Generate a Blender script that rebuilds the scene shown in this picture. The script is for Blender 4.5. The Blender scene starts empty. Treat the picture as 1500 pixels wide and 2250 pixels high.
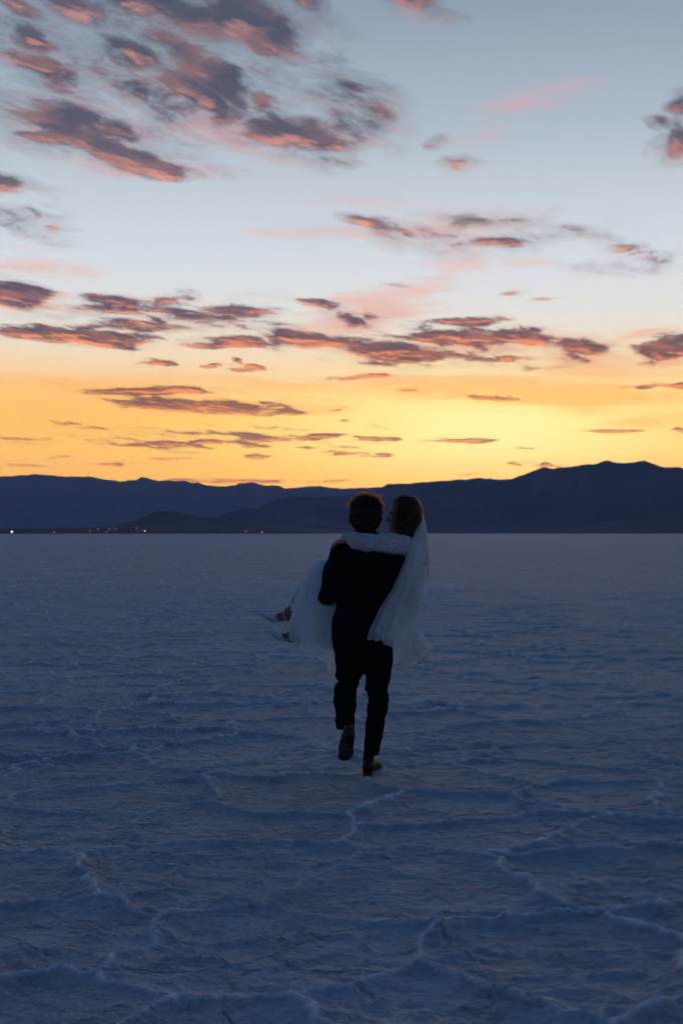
import bpy, math, random
import numpy as np
from mathutils import Vector, Matrix

R = math.radians
scene = bpy.context.scene
col = scene.collection
random.seed(7)
rng = np.random.default_rng(11)

# ------------------------------------------------------------------ camera
CAM_H = 1.577
FPX = 3125.0                       # focal length in photo pixels (50 mm lens, 24 mm wide frame)
DIST = 9.3                         # distance to the couple
PITCH = math.atan((1172 - 1125) / FPX)
cam_data = bpy.data.cameras.new('camera')
cam = bpy.data.objects.new('camera', cam_data)
col.objects.link(cam)
cam.location = (0, 0, CAM_H)
cam.rotation_euler = (R(90) + PITCH, 0, 0)
cam_data.sensor_fit = 'HORIZONTAL'
cam_data.sensor_width = 24.0
cam_data.lens = 50.0
cam_data.clip_start = 0.1
cam_data.clip_end = 200000
cam_data.dof.use_dof = True
cam_data.dof.focus_distance = DIST
cam_data.dof.aperture_fstop = 4.5
scene.camera = cam

# ------------------------------------------------------------------ colour handling and sampling
scene.view_settings.view_transform = 'Standard'
scene.view_settings.look = 'None'
scene.view_settings.exposure = 0.0
scene.view_settings.gamma = 1.0
scene.view_settings.use_curve_mapping = False
scene.render.engine = 'CYCLES'
scene.cycles.use_denoising = True
scene.cycles.use_adaptive_sampling = True
scene.cycles.adaptive_threshold = 0.015
scene.cycles.max_bounces = 5
scene.cycles.diffuse_bounces = 3
scene.cycles.transparent_max_bounces = 24
scene.cycles.volume_bounces = 0
scene.cycles.sample_clamp_indirect = 3.0


def s2l(c):
    return tuple(((x / 255) / 12.92 if x / 255 <= 0.04045 else ((x / 255 + 0.055) / 1.055) ** 2.4) for x in c)


# ------------------------------------------------------------------ node helper
class NT:
    def __init__(self, tree):
        self.t = tree
        self.n = tree.nodes
        self.l = tree.links

    def put(self, sock, v):
        if hasattr(v, 'is_output'):
            self.l.new(v, sock)
        else:
            sock.default_value = v

    def node(self, kind, **kw):
        x = self.n.new(kind)
        for k, v in kw.items():
            setattr(x, k, v)
        return x

    def math(self, op, a, b=0.0, c=0.0, clamp=False):
        x = self.node('ShaderNodeMath', operation=op, use_clamp=clamp)
        self.put(x.inputs[0], a); self.put(x.inputs[1], b); self.put(x.inputs[2], c)
        return x.outputs[0]

    def vmath(self, op, a, b=(0, 0, 0)):
        x = self.node('ShaderNodeVectorMath', operation=op)
        self.put(x.inputs[0], a); self.put(x.inputs[1], b)
        return x.outputs[0]

    def combine(self, x, y, z=0.0):
        n = self.node('ShaderNodeCombineXYZ')
        self.put(n.inputs[0], x); self.put(n.inputs[1], y); self.put(n.inputs[2], z)
        return n.outputs[0]

    def remap(self, v, a, b, c=0.0, d=1.0, kind='SMOOTHSTEP'):
        n = self.node('ShaderNodeMapRange', interpolation_type=kind)
        self.put(n.inputs[0], v)
        for i, q in enumerate((a, b, c, d)):
            self.put(n.inputs[i + 1], q)
        return n.outputs[0]

    def noise(self, vec, scale, detail=4.0, rough=0.55, dist=0.0):
        n = self.node('ShaderNodeTexNoise')
        if vec is not None:
            self.put(n.inputs['Vector'], vec)
        n.inputs['Scale'].default_value = scale
        n.inputs['Detail'].default_value = detail
        n.inputs['Roughness'].default_value = rough
        n.inputs['Distortion'].default_value = dist
        return n.outputs[0]

    def ramp(self, fac, stops, interp='LINEAR'):
        n = self.node('ShaderNodeValToRGB')
        self.put(n.inputs[0], fac)
        r = n.color_ramp
        r.interpolation = interp
        while len(r.elements) < len(stops):
            r.elements.new(0.5)
        for e, (p, c) in zip(r.elements, stops):
            e.position = p
            e.color = (*c, 1)
        return n.outputs[0]

    def mix(self, fac, a, b, mode='MIX'):
        n = self.node('ShaderNodeMix', data_type='RGBA', blend_type=mode)
        self.put(n.inputs[0], fac)
        for s, v in ((n.inputs[6], a), (n.inputs[7], b)):
            if hasattr(v, 'is_output'):
                self.l.new(v, s)
            else:
                s.default_value = (*v[:3], 1)
        return n.outputs[2]


# ------------------------------------------------------------------ world: dusk sky with clouds
SUN_AZ = 7.0      # degrees to the right of the view axis, behind the mountains


def direction(px, py):
    """azimuth and elevation (degrees) of a direction in the place"""
    v = Vector(((px - 750) / FPX, (1125 - py) / FPX, -1.0))
    v = Matrix.Rotation(R(90) + PITCH, 3, 'X') @ v
    v.normalize()
    return math.degrees(math.atan2(v.x, v.y)), math.degrees(math.asin(v.z))


PXD = math.degrees(1 / FPX)

# heap clouds: x, y, half width, half height, tilt, weight
CLOUDS = [
    (30, 20, 75, 30, -15, 1), (150, 12, 120, 46, -22, 1.3), (310, 0, 170, 40, 0, 1.3), (545, 60, 190, 66, -33, 1.6),
    (630, 0, 80, 40, -20, 1), (40, 82, 85, 34, -18, 1.3), (60, 135, 110, 54, -14, 1.3), (255, 112, 125, 46, -18, 1.4),
    (430, 150, 170, 58, -30, 1.5), (395, 195, 210, 36, -28, 1.4), (570, 225, 85, 26, -15, 1), (100, 235, 130, 55, -8, 1.1),
    (265, 200, 45, 26, -30, .8), (465, 250, 60, 36, -15, .95), (650, 283, 195, 44, -6, 1.4), (235, 325, 215, 40, -13, 1.6),
    (220, 262, 110, 28, -20, .9), (60, 292, 110, 15, -8, .9), (765, 190, 80, 18, -20, .7), (930, 5, 120, 50, -15, .8), (560, 120, 130, 30, -35, .9),
    (30, 405, 65, 36, -20, 1), (95, 462, 60, 18, -25, .7), (150, 505, 50, 15, 5, .8), (1490, 225, 34, 40, 0, 1.1),
    (1490, 320, 65, 60, 15, 1.15), (1450, 275, 40, 26, 0, .85), (1020, 368, 80, 28, -5, .95), (965, 318, 40, 18, 0, .65),
    (850, 490, 115, 24, -5, .9), (905, 512, 55, 13, -20, .8), (1080, 530, 90, 24, 0, 1.0), (1235, 495, 55, 17, 0, .65),
    (1335, 543, 60, 15, 5, .75), (1372, 552, 40, 11, 10, .75), (1145, 641, 45, 10, 0, .7), (1190, 660, 32, 7, 0, .65),
    (870, 627, 50, 8, 0, .7), (1025, 710, 100, 15, 0, .9), (740, 350, 90, 16, -8, .55), (700, 130, 110, 24, -20, .6),
    (20, 642, 150, 46, -8, 1.0), (300, 670, 210, 32, 0, 1.25), (395, 662, 60, 28, 12, 1.0), (510, 682, 165, 20, -4, 1.0),
    (290, 716, 150, 19, 0, .95), (372, 708, 45, 15, -10, .9), (165, 745, 255, 24, -2, 1.25), (140, 721, 85, 12, 5, .8),
    (530, 750, 175, 17, 3, 1.1), (710, 752, 210, 22, -4, 1.1), (680, 664, 80, 20, 0, .8), (900, 770, 240, 24, -4, 1.2),
    (990, 742, 200, 22, -1, 1.2), (1150, 746, 170, 20, -6, 1.15), (1130, 787, 95, 11, 0, .9), (1255, 766, 110, 20, -8, .9),
    (1465, 770, 110, 44, 8, 1.2), (760, 702, 110, 30, 0, .65), (330, 796, 70, 12, 0, .8), (470, 802, 32, 9, 0, .9),
    (520, 795, 21, 13, -20, .85), (556, 808, 50, 7, -5, .8), (790, 829, 115, 8, 3, .9), (350, 860, 245, 11, 1.5, 1),
    (450, 892, 255, 20, -2, 1.3), (170, 932, 36, 9, 0, .95), (215, 942, 65, 7, -2, .85), (430, 971, 210, 11, 4, .95),
    (570, 962, 170, 12, 0, 1), (695, 960, 42, 12, 0, 1.0), (375, 985, 42, 6, 0, .8), (665, 983, 38, 6, 0, .75),
    (715, 991, 32, 6, 0, .8), (760, 993, 50, 6, 0, .85), (825, 997, 40, 7, 0, .95), (810, 963, 56, 7, 0, .9),
    (985, 965, 105, 7, -1, 1), (565, 1004, 32, 6, 0, .85), (603, 1004, 18, 6, 0, .85), (388, 1010, 44, 5, 0, .6),
    (245, 1020, 56, 6, 0, .9), (85, 1024, 65, 5, 0, .75), (115, 1003, 30, 5, 0, .6), (15, 962, 40, 6, 0, .8),
    (62, 964, 28, 5, 0, .7), (870, 857, 55, 6, 0, .8), (1075, 872, 75, 11, -3, .9), (1330, 946, 110, 7, 1, .9),
    (1490, 946, 60, 9, 0, 1), (1450, 850, 130, 8, 0, .8), (500, 1056, 160, 7, 0, .85), (720, 1057, 60, 5, 0, .75),
    (1215, 1023, 45, 8, 0, .85), (1140, 1019, 30, 6, 0, .7), (740, 900, 60, 6, 3, .7), (770, 924, 32, 5, 0, .7),
    (1125, 982, 45, 5, -3, .6), (1040, 1041, 40, 4, 0, .6),
    # loose, broken patches between the heaps
    (330, 150, 430, 190, -22, .66), (120, 250, 300, 130, -10, .60), (640, 190, 330, 170, -18, .52), (500, 40, 340, 130, -25, .72), (60, 90, 220, 110, -20, .6),
    (420, 690, 520, 60, 0, .36), (950, 762, 560, 60, -3, .42), (1030, 520, 420, 70, 0, .30), (500, 965, 620, 46, 1, .24),
    (60, 450, 190, 90, -25, .38), (1400, 560, 200, 60, 5, .28),
]
# thin veils: x, y, half width, half height, tilt, weight
VEILS = [
    (1150, 245, 230, 46, 20, .55), (1085, 290, 90, 65, 0, .45), (470, 265, 240, 80, -12, .9), (250, 300, 330, 110, -14, .55),
    (860, 500, 380, 100, 4, .55), (960, 600, 230, 70, 32, .55), (820, 680, 260, 70, 12, .95), (90, 580, 190, 45, -6, .7),
    (40, 655, 200, 70, -8, .8), (1200, 865, 560, 50, -2, 1.2), (330, 845, 620, 38, 2, 1.05), (1260, 800, 230, 80, -14, 1.0),
    (1390, 735, 220, 24, 13, .8), (330, 690, 330, 60, 0, .6), (560, 900, 360, 40, 0, .6), (60, 915, 330, 34, 0, .8),
    (1480, 800, 160, 50, 0, .9), (1190, 577, 170, 20, 0, .5), (1010, 765, 420, 44, -3, .7), (620, 310, 300, 60, -5, .6),
    (1300, 820, 120, 60, -70, .5), (1440, 925, 190, 26, 0, .7),
]

world = bpy.data.worlds.new('World')
scene.world = world
world.use_nodes = True
W = NT(world.node_tree)
W.n.clear()
tc = W.node('ShaderNodeTexCoord')
sep = W.node('ShaderNodeSeparateXYZ')
W.l.new(tc.outputs['Generated'], sep.inputs[0])
dx, dy, dz = sep.outputs
az = W.math('MULTIPLY', W.math('ARCTAN2', dx, dy), 180 / math.pi)
el = W.math('MULTIPLY', W.math('ARCSINE', dz), 180 / math.pi)
elp = W.math('MAXIMUM', el, 0.0)

# clear-sky colour by elevation (0..90 degrees), looking to the afterglow
E = lambda d: d / 90
west = W.ramp(W.math('DIVIDE', elp, 90.0), [
    (0.0, s2l((255, 176, 62))), (E(2.2), s2l((255, 188, 68))), (E(3.4), s2l((255, 203, 84))),
    (E(4.6), s2l((255, 205, 90))), (E(5.6), s2l((252, 204, 124))), (E(7.0), s2l((240, 213, 174))),
    (E(8.6), s2l((222, 220, 212))), (E(10.5), s2l((211, 217, 221))), (E(13.0), s2l((195, 205, 212))),
    (E(16.0), s2l((170, 185, 196))), (E(20.5), s2l((141, 156, 172))), (E(27), s2l((124, 152, 186))),
    (E(38), s2l((106, 148, 192))), (E(55), s2l((60, 106, 160))), (E(75), s2l((26, 60, 108))), (1.0, s2l((21, 53, 99)))])
east = W.ramp(W.math('DIVIDE', elp, 90.0), [
    (0.0, s2l((86, 102, 126))), (E(8), s2l((92, 108, 132))), (E(18), s2l((60, 88, 122))), (E(40), s2l((24, 55, 98))),
    (1.0, s2l((21, 53, 99)))])
daz = W.math('ABSOLUTE', W.math('SUBTRACT', az, SUN_AZ))
away = W.remap(daz, 16.0, 85.0)
base = W.mix(away, west, east)
# the glow is strongest over the place where the sun went down
flank = W.math('MULTIPLY', W.remap(W.math('ABSOLUTE', W.math('SUBTRACT', az, 5.0)), 3.0, 17.0), W.math('MULTIPLY', W.remap(el, 7.2, 4.8), W.remap(daz, 80.0, 30.0)))
base = W.mix(W.math('MULTIPLY', flank, 0.6), base, s2l((250, 178, 78)))
g1 = W.math('DIVIDE', W.math('SUBTRACT', az, SUN_AZ - 1.0), 7.5)
g2 = W.math('DIVIDE', W.math('SUBTRACT', el, 4.3), 2.0)
gl = W.math('EXPONENT', W.math('MULTIPLY', W.math('ADD', W.math('MULTIPLY', g1, g1), W.math('MULTIPLY', g2, g2)), -1.0))
base = W.mix(gl, base, s2l((255, 240, 152)))

# cloud fields, on a flat cloud deck seen in perspective
pz = W.math('ADD', W.math('MAXIMUM', dz, 0.0), 0.06)
plane = W.combine(W.math('DIVIDE', dx, pz), W.math('DIVIDE', dy, pz), 0.0)
mapn = W.node('ShaderNodeMapping', vector_type='TEXTURE')
mapn.inputs['Rotation'].default_value = (0, 0, R(60))
mapn.inputs['Scale'].default_value = (1.7, 1.0, 1.0)
W.l.new(plane, mapn.inputs[0])
deck = mapn.outputs[0]
wn = W.node('ShaderNodeTexNoise')
W.put(wn.inputs['Vector'], deck)
wn.inputs['Scale'].default_value = 2.0
wn.inputs['Detail'].default_value = 5.0
wn.inputs['Roughness'].default_value = 0.62
warp = W.vmath('MULTIPLY', W.vmath('SUBTRACT', wn.outputs[1], (0.5, 0.5, 0.5)), (5.5, 2.0, 0))
warp = W.vmath('MULTIPLY', warp, W.combine(1.0, W.remap(el, 2.0, 16.0, 0.12, 1.0, 'LINEAR'), 0.0))
uv = W.vmath('ADD', W.combine(az, el, 0.0), warp)


NAMP = 3.2
fine = W.noise(deck, 5.0, 11.0, 0.70, 0.3)
deck2 = W.vmath('ADD', deck, (0.025, 0.03, 0))
fine2 = W.noise(deck2, 5.0, 7.0, 0.66, 0.3)
nz = W.math('MULTIPLY', W.math('SUBTRACT', fine, 0.5), NAMP)
nz2 = W.math('MULTIPLY', W.math('SUBTRACT', fine2, 0.5), NAMP)
lift = W.math('MULTIPLY', elp, -0.016)
uv_below = W.vmath('ADD', uv, W.combine(0.05, W.math('ADD', lift, -0.07)))
soft = W.remap(el, 3.0, 17.0, 0.26, 0.78, 'LINEAR')
edge0 = W.remap(el, 3.0, 17.0, 0.21, 0.08, 'LINEAR')
edge1 = W.math('ADD', soft, edge0)
wispy = W.remap(el, 4.0, 14.0, 0.16, 0.36, 'LINEAR')
lit = W.ramp(W.math('DIVIDE', elp, 25.0), [
    (0.0, s2l((246, 158, 62))), (3.5 / 25, s2l((240, 158, 72))), (5.5 / 25, s2l((240, 142, 70))), (7.5 / 25, s2l((244, 140, 84))),
    (10 / 25, s2l((226, 148, 120))), (14 / 25, s2l((222, 148, 126))), (18 / 25, s2l((208, 142, 130))), (1.0, s2l((150, 130, 145)))])
dark = W.ramp(W.math('DIVIDE', elp, 25.0), [
    (0.0, s2l((150, 92, 62))), (3.5 / 25, s2l((138, 84, 60))), (5.2 / 25, s2l((118, 72, 60))), (7.2 / 25, s2l((86, 59, 64))),
    (9.4 / 25, s2l((78, 64, 80))), (13 / 25, s2l((90, 84, 98))), (17 / 25, s2l((70, 72, 88))), (1.0, s2l((70, 76, 94)))])
murk = W.mix(W.remap(W.noise(deck, 8.0, 6.0, 0.65), 0.42, 0.66), dark, W.mix(0.30, dark, lit))
lit = W.mix(W.math('MULTIPLY', W.remap(W.noise(plane, 1.1, 3.0), 0.56, 0.40), W.remap(el, 7.0, 14.0, 0.1, 0.85, 'LINEAR')), lit, W.mix(0.45, dark, lit))
streak = W.noise(W.combine(W.math('MULTIPLY', az, 0.10), W.math('MULTIPLY', el, 1.3), 0.0), 1.0, 7.0, 0.62, 0.4)
vn = W.math('ADD', W.math('MULTIPLY', W.math('SUBTRACT', W.noise(deck, 2.4, 6.0, 0.62, 0.5), 0.5), 1.6), W.math('MULTIPLY', W.math('SUBTRACT', streak, 0.5), 2.4))
veil_col = W.ramp(W.math('DIVIDE', elp, 25.0), [
    (0.0, s2l((250, 184, 88))), (4.0 / 25, s2l((250, 186, 86))), (5.8 / 25, s2l((250, 184, 88))), (6.8 / 25, s2l((238, 178, 130))),
    (8.5 / 25, s2l((230, 170, 148))), (11 / 25, s2l((226, 190, 182))), (15 / 25, s2l((208, 172, 178))), (1.0, s2l((170, 160, 180)))])

# more of the same clouds to either side of the view and above it
rc = random.Random(5)
for k in range(46):
    side = rc.choice((-1, 1))
    a_ = side * rc.uniform(15.5, 44); e_ = rc.uniform(2.5, 30) if k % 3 else rc.uniform(22.5, 40)
    sc = 0.35 + e_ / 14
    CLOUDS.append(('deg', a_, e_, rc.uniform(1.6, 4.2) * min(sc, 1.6), rc.uniform(.25, .55) * sc, rc.uniform(-20, 8), rc.uniform(.9, 1.4)))
for k in range(14):
    CLOUDS.append(('deg', rc.uniform(-16, 16), rc.uniform(23, 40), rc.uniform(2.5, 5), rc.uniform(.7, 1.5), rc.uniform(-25, 5), rc.uniform(.9, 1.4)))


def placed(items):
    out = []
    for it in items:
        if it[0] == 'deg':
            out.append(it[1:])
        else:
            u0, v0 = direction(it[0], it[1])
            out.append((u0, v0, it[2] * PXD, it[3] * PXD, it[4], it[5]))
    return out


CLOUDS_D, VEILS_D = placed(CLOUDS), placed(VEILS)


def field(W, vec, items):
    acc = None
    for (u0, v0, a, b, rot, wgt) in items:
        m = W.node('ShaderNodeMapping', vector_type='TEXTURE')
        m.inputs['Location'].default_value = (u0, v0, 0)
        m.inputs['Rotation'].default_value = (0, 0, R(rot))
        m.inputs['Scale'].default_value = (a, b, 1)
        W.l.new(vec, m.inputs[0])
        g = W.node('ShaderNodeTexGradient', gradient_type='SPHERICAL')
        W.l.new(m.outputs[0], g.inputs[0])
        w = W.math('MULTIPLY', g.outputs[1], wgt)
        acc = w if acc is None else W.math('MAXIMUM', acc, w)
    return acc if acc is not None else 0.0


def reaches(it, box):
    u0, v0, a, b, rot, wgt = it
    c_, s_ = abs(math.cos(R(rot))), abs(math.sin(R(rot)))
    ex = a * c_ + b * s_ + 2.4; ey = a * s_ + b * c_ + 0.35 + 0.05 * v0
    return u0 + ex > box[0] and u0 - ex < box[1] and v0 + ey > box[2] and v0 - ey < box[3]


# light lost on the way through the evening haze of the basin, which lies in front of all this
HAZE = 4.2e-5
HAZE_TOP = 1750.0
path = W.math('MINIMUM', W.math('DIVIDE', HAZE_TOP, W.math('MAXIMUM', dz, 0.0005)), 32000.0)
gain = W.math('EXPONENT', W.math('MULTIPLY', path, HAZE))


def background(colour):
    g = W.combine(gain, gain, gain)
    bg = W.node('ShaderNodeBackground')
    W.l.new(W.vmath('MULTIPLY', colour, g), bg.inputs[0])
    return bg.outputs[0]


SHARED = {'uv': uv, 'uv_below': uv_below, 'nz': nz, 'nz2': nz2, 'edge0': edge0, 'edge1': edge1, 'wispy': wispy, 'vn': vn,
          'base': base, 'veil_col': veil_col, 'lit': lit, 'murk': murk}
KIND = {'uv': 'NodeSocketVector', 'uv_below': 'NodeSocketVector', 'base': 'NodeSocketColor', 'veil_col': 'NodeSocketColor', 'lit': 'NodeSocketColor', 'murk': 'NodeSocketColor'}


def cloud_tile(box):
    """the clouds of one part of the sky, as a node group"""
    cl = [c for c in CLOUDS_D if reaches(c, box)]; ve = [c for c in VEILS_D if reaches(c, box)]
    g = bpy.data.node_groups.new('cloud_bank', 'ShaderNodeTree')
    for k in SHARED:
        g.interface.new_socket(k, in_out='INPUT', socket_type=KIND.get(k, 'NodeSocketFloat'))
    g.interface.new_socket('sky', in_out='OUTPUT', socket_type='NodeSocketColor')
    G = NT(g)
    gi = G.node('NodeGroupInput'); go = G.node('NodeGroupOutput')
    I = {k: gi.outputs[k] for k in SHARED}
    sky = I['base']
    if ve:
        f_veil = field(G, I['uv'], ve)
        va = G.math('MULTIPLY', G.remap(G.math('ADD', f_veil, I['vn']), 0.05, 0.95), 0.78)
        va = G.math('MULTIPLY', va, G.remap(f_veil, 0.0, 0.2))
        sky = G.mix(va, sky, I['veil_col'])
    if cl:
        f_here = field(G, I['uv'], cl)
        d_here = G.math('ADD', f_here, I['nz'])
        d_below = G.math('ADD', field(G, I['uv_below'], cl), I['nz2'])
        cover = G.remap(d_here, I['edge0'], I['edge1'])
        wisp = G.math('MULTIPLY', G.remap(d_here, -0.12, 0.45), I['wispy'])
        cover = G.math('MAXIMUM', G.math('MULTIPLY', cover, 0.96), wisp)
        cover = G.math('MULTIPLY', cover, G.remap(f_here, 0.0, 0.16))
        # undersides towards the glow are lit, tops and thick parts are not
        under = G.math('SUBTRACT', d_here, d_below)
        thick = G.remap(G.math('SUBTRACT', under, G.math('MULTIPLY', G.math('SUBTRACT', d_below, 0.35), 0.30)), 0.80, 0.14)
        sky = G.mix(cover, sky, G.mix(thick, I['lit'], I['murk']))
    G.l.new(sky, go.inputs[0])
    n = W.node('ShaderNodeGroup')
    n.node_tree = g
    for k, v in SHARED.items():
        W.l.new(v, n.inputs[k])
    return background(n.outputs[0])


def switch(test, a, b):
    m = W.node('ShaderNodeMixShader')
    W.l.new(test, m.inputs[0]); W.l.new(a, m.inputs[1]); W.l.new(b, m.inputs[2])
    return m.outputs[0]


AZB = [-48, -14, -7, 0, 7, 14, 48]
ELB = [-1, 4.0, 5.6, 7.0, 9.0, 13.0, 17.0, 23.0, 42]


def tree(i0, i1, j0, j1):
    if i1 - i0 == 1 and j1 - j0 == 1:
        return cloud_tile((AZB[i0], AZB[i1], ELB[j0], ELB[j1]))
    if j1 - j0 >= i1 - i0:
        m = (j0 + j1) // 2
        return switch(W.math('GREATER_THAN', el, float(ELB[m])), tree(i0, i1, j0, m), tree(i0, i1, m, j1))
    m = (i0 + i1) // 2
    return switch(W.math('GREATER_THAN', az, float(AZB[m])), tree(i0, m, j0, j1), tree(m, i1, j0, j1))


with_clouds = tree(0, len(AZB) - 1, 0, len(ELB) - 1)
inside = W.math('MULTIPLY', W.math('LESS_THAN', W.math('ABSOLUTE', az), 48.0), W.math('MULTIPLY', W.math('GREATER_THAN', el, -0.5), W.math('LESS_THAN', el, 42.0)))
whole = switch(inside, background(base), with_clouds)

# the thin light of the high atmosphere on top
nish = W.node('ShaderNodeTexSky', sky_type='NISHITA')
nish.sun_disc = False
nish.sun_elevation = R(0.5)
nish.sun_rotation = R(SUN_AZ)
bg2 = W.node('ShaderNodeBackground')
W.l.new(nish.outputs[0], bg2.inputs[0])
bg2.inputs[1].default_value = 0.008
addw = W.node('ShaderNodeAddShader')
W.l.new(whole, addw.inputs[0])
W.l.new(bg2.outputs[0], addw.inputs[1])
wout = W.node('ShaderNodeOutputWorld')
W.l.new(addw.outputs[0], wout.inputs[0])
world.cycles.sampling_method = 'MANUAL'
world.cycles.sample_map_resolution = 1024

# ------------------------------------------------------------------ sun: the last direct glow, just over the mountains
sd = bpy.data.lights.new('sun', 'SUN')
sd.energy = 0.21
sd.angle = R(14)
sd.color = (1.0, 0.62, 0.36)
sun = bpy.data.objects.new('sun', sd)
col.objects.link(sun)
sun.rotation_euler = (R(-(90 - 4.5)), 0, R(-SUN_AZ))


# ------------------------------------------------------------------ materials
def new_mat(name):
    m = bpy.data.materials.new(name)
    m.use_nodes = True
    t = NT(m.node_tree)
    t.n.clear()
    out = t.node('ShaderNodeOutputMaterial')
    return m, t, out


def principled(t, out, colr, rough=0.7, spec=0.3, sheen=0.0, bump=None, bstr=0.3, bdist=0.01):
    p = t.node('ShaderNodeBsdfPrincipled')
    if hasattr(colr, 'is_output'):
        t.l.new(colr, p.inputs['Base Color'])
    else:
        p.inputs['Base Color'].default_value = (*colr, 1)
    t.put(p.inputs['Roughness'], rough)
    p.inputs['Specular IOR Level'].default_value = spec
    if sheen:
        p.inputs['Sheen Weight'].default_value = sheen
        p.inputs['Sheen Roughness'].default_value = 0.5
    if bump is not None:
        b = t.node('ShaderNodeBump')
        b.inputs['Strength'].default_value = bstr
        b.inputs['Distance'].default_value = bdist
        t.l.new(bump, b.inputs['Height'])
        t.l.new(b.outputs[0], p.inputs['Normal'])
    t.l.new(p.outputs[0], out.inputs[0])
    return p


def mottled(name, c1, c2, scale, rough=0.7, spec=0.3, sheen=0.0, bscale=None, bstr=0.3, bdist=0.004):
    m, t, out = new_mat(name)
    tcn = t.node('ShaderNodeTexCoord').outputs['Object']
    n = t.noise(tcn, scale, 5.0)
    c = t.mix(t.remap(n, 0.3, 0.7), c1, c2)
    bump = t.noise(tcn, bscale, 4.0) if bscale else None
    principled(t, out, c, rough, spec, sheen, bump, bstr, bdist)
    return m


def cloth_sheer(name, c, alpha, translucent=0.5, scale=40.0, var=0.15):
    """thin net or tulle: partly open, partly scattering both ways"""
    m, t, out = new_mat(name)
    tcn = t.node('ShaderNodeTexCoord').outputs['Object']
    n = t.noise(tcn, scale, 3.0)
    d = t.node('ShaderNodeBsdfDiffuse'); d.inputs[0].default_value = (*c, 1)
    tr = t.node('ShaderNodeBsdfTranslucent'); tr.inputs[0].default_value = (*c, 1)
    mx = t.node('ShaderNodeMixShader'); mx.inputs[0].default_value = translucent
    t.l.new(d.outputs[0], mx.inputs[1]); t.l.new(tr.outputs[0], mx.inputs[2])
    tp = t.node('ShaderNodeBsdfTransparent')
    # seen edge-on a net closes up
    lw = t.node('ShaderNodeLayerWeight'); lw.inputs[0].default_value = 0.35
    a = t.math('ADD', t.math('MULTIPLY', lw.outputs['Facing'], 0.42), alpha)
    a = t.math('ADD', a, t.math('MULTIPLY', t.math('SUBTRACT', n, 0.5), var), clamp=True)
    m2 = t.node('ShaderNodeMixShader')
    t.l.new(a, m2.inputs[0]); t.l.new(tp.outputs[0], m2.inputs[1]); t.l.new(mx.outputs[0], m2.inputs[2])
    t.l.new(m2.outputs[0], out.inputs[0])
    return m


def emitter(name, c, strength):
    m, t, out = new_mat(name)
    e = t.node('ShaderNodeEmission')
    e.inputs[0].default_value = (*c, 1)
    e.inputs[1].default_value = strength
    t.l.new(e.outputs[0], out.inputs[0])
    return m


M = {}


def salt_material():
    m, t, out = new_mat('salt_crust')
    pos = t.node('ShaderNodeNewGeometry').outputs['Position']
    big = t.noise(pos, 0.35, 4.0)
    mid = t.noise(pos, 3.2, 5.0, 0.6)
    fn = t.noise(pos, 38.0, 4.0, 0.65)
    f = t.math('ADD', t.math('MULTIPLY', big, 0.5), t.math('MULTIPLY', mid, 0.5))
    c = t.mix(t.remap(f, 0.34, 0.62), (0.29, 0.29, 0.305), (0.46, 0.455, 0.475))
    c = t.mix(t.math('MULTIPLY', t.remap(fn, 0.35, 0.75), 0.35), c, (0.62, 0.61, 0.63))
    damp = t.math('MULTIPLY', t.remap(t.noise(pos, 0.9, 3.0), 0.66, 0.76), 0.55)
    c = t.mix(damp, c, (0.24, 0.23, 0.20))
    wn_ = t.node('ShaderNodeTexNoise'); t.put(wn_.inputs['Vector'], pos); wn_.inputs['Scale'].default_value = 4.0; wn_.inputs['Detail'].default_value = 4.0
    wp = t.vmath('ADD', pos, t.vmath('MULTIPLY', t.vmath('SUBTRACT', wn_.outputs[1], (0.5, 0.5, 0.5)), (0.5, 0.5, 0.0)))
    buckle = 0.0
    for sc_, am_ in ((1.7, 0.9), (4.3, 0.22)):
        vo = t.node('ShaderNodeTexVoronoi', feature='DISTANCE_TO_EDGE', voronoi_dimensions='2D')
        t.put(vo.inputs['Vector'], wp); vo.inputs['Scale'].default_value = sc_
        buckle = t.math('ADD', buckle, t.math('MULTIPLY', t.remap(vo.outputs['Distance'], 0.09, 0.0, 0.0, 1.0, 'LINEAR'), am_))
    buckle = t.math('MULTIPLY', buckle, t.remap(big, 0.36, 0.56))
    cr = t.node('ShaderNodeAttribute', attribute_name='crest').outputs['Fac']
    c = t.mix(t.math('MULTIPLY', cr, 1.0), c, (0.90, 0.89, 0.90))
    b = t.math('ADD', t.math('ADD', t.math('MULTIPLY', fn, 0.6), t.math('MULTIPLY', t.noise(pos, 11.0, 5.0, 0.62), 1.0)), t.math('ADD', t.math('MULTIPLY', mid, 1.6), t.math('MULTIPLY', buckle, 0.95)))
    principled(t, out, c, 0.72, 0.25, 0.0, b, 1.0, 0.032)
    return m


M['salt'] = salt_material()


def rock_material(name, c1, c2):
    m, t, out = new_mat(name)
    pos = t.node('ShaderNodeNewGeometry').outputs['Position']
    n1 = t.noise(pos, 0.0016, 6.0, 0.6)
    c = t.mix(t.remap(n1, 0.35, 0.65), c1, c2)
    principled(t, out, c, 0.9, 0.1, 0.0, t.noise(pos, 0.0035, 7.0, 0.68), 1.0, 140.0)
    return m


M['rock'] = rock_material('desert_rock', (0.02, 0.02, 0.018), (0.12, 0.108, 0.10))
M['scrub'] = rock_material('scrub_land', (0.016, 0.019, 0.014), (0.035, 0.036, 0.026))


# ------------------------------------------------------------------ small maths: noise, meshes, surfaces from fields
def _hash(i, j, k=0, seed=0):
    n = (i.astype(np.int64) * 374761393 + j.astype(np.int64) * 668265263 + np.asarray(k).astype(np.int64) * 2147483647 + seed * 1274126177)
    n = (n ^ (n >> 13)) * 1274126177
    n = n ^ (n >> 16)
    return (n & 0xffffff).astype(np.float64) / 0xffffff


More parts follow.
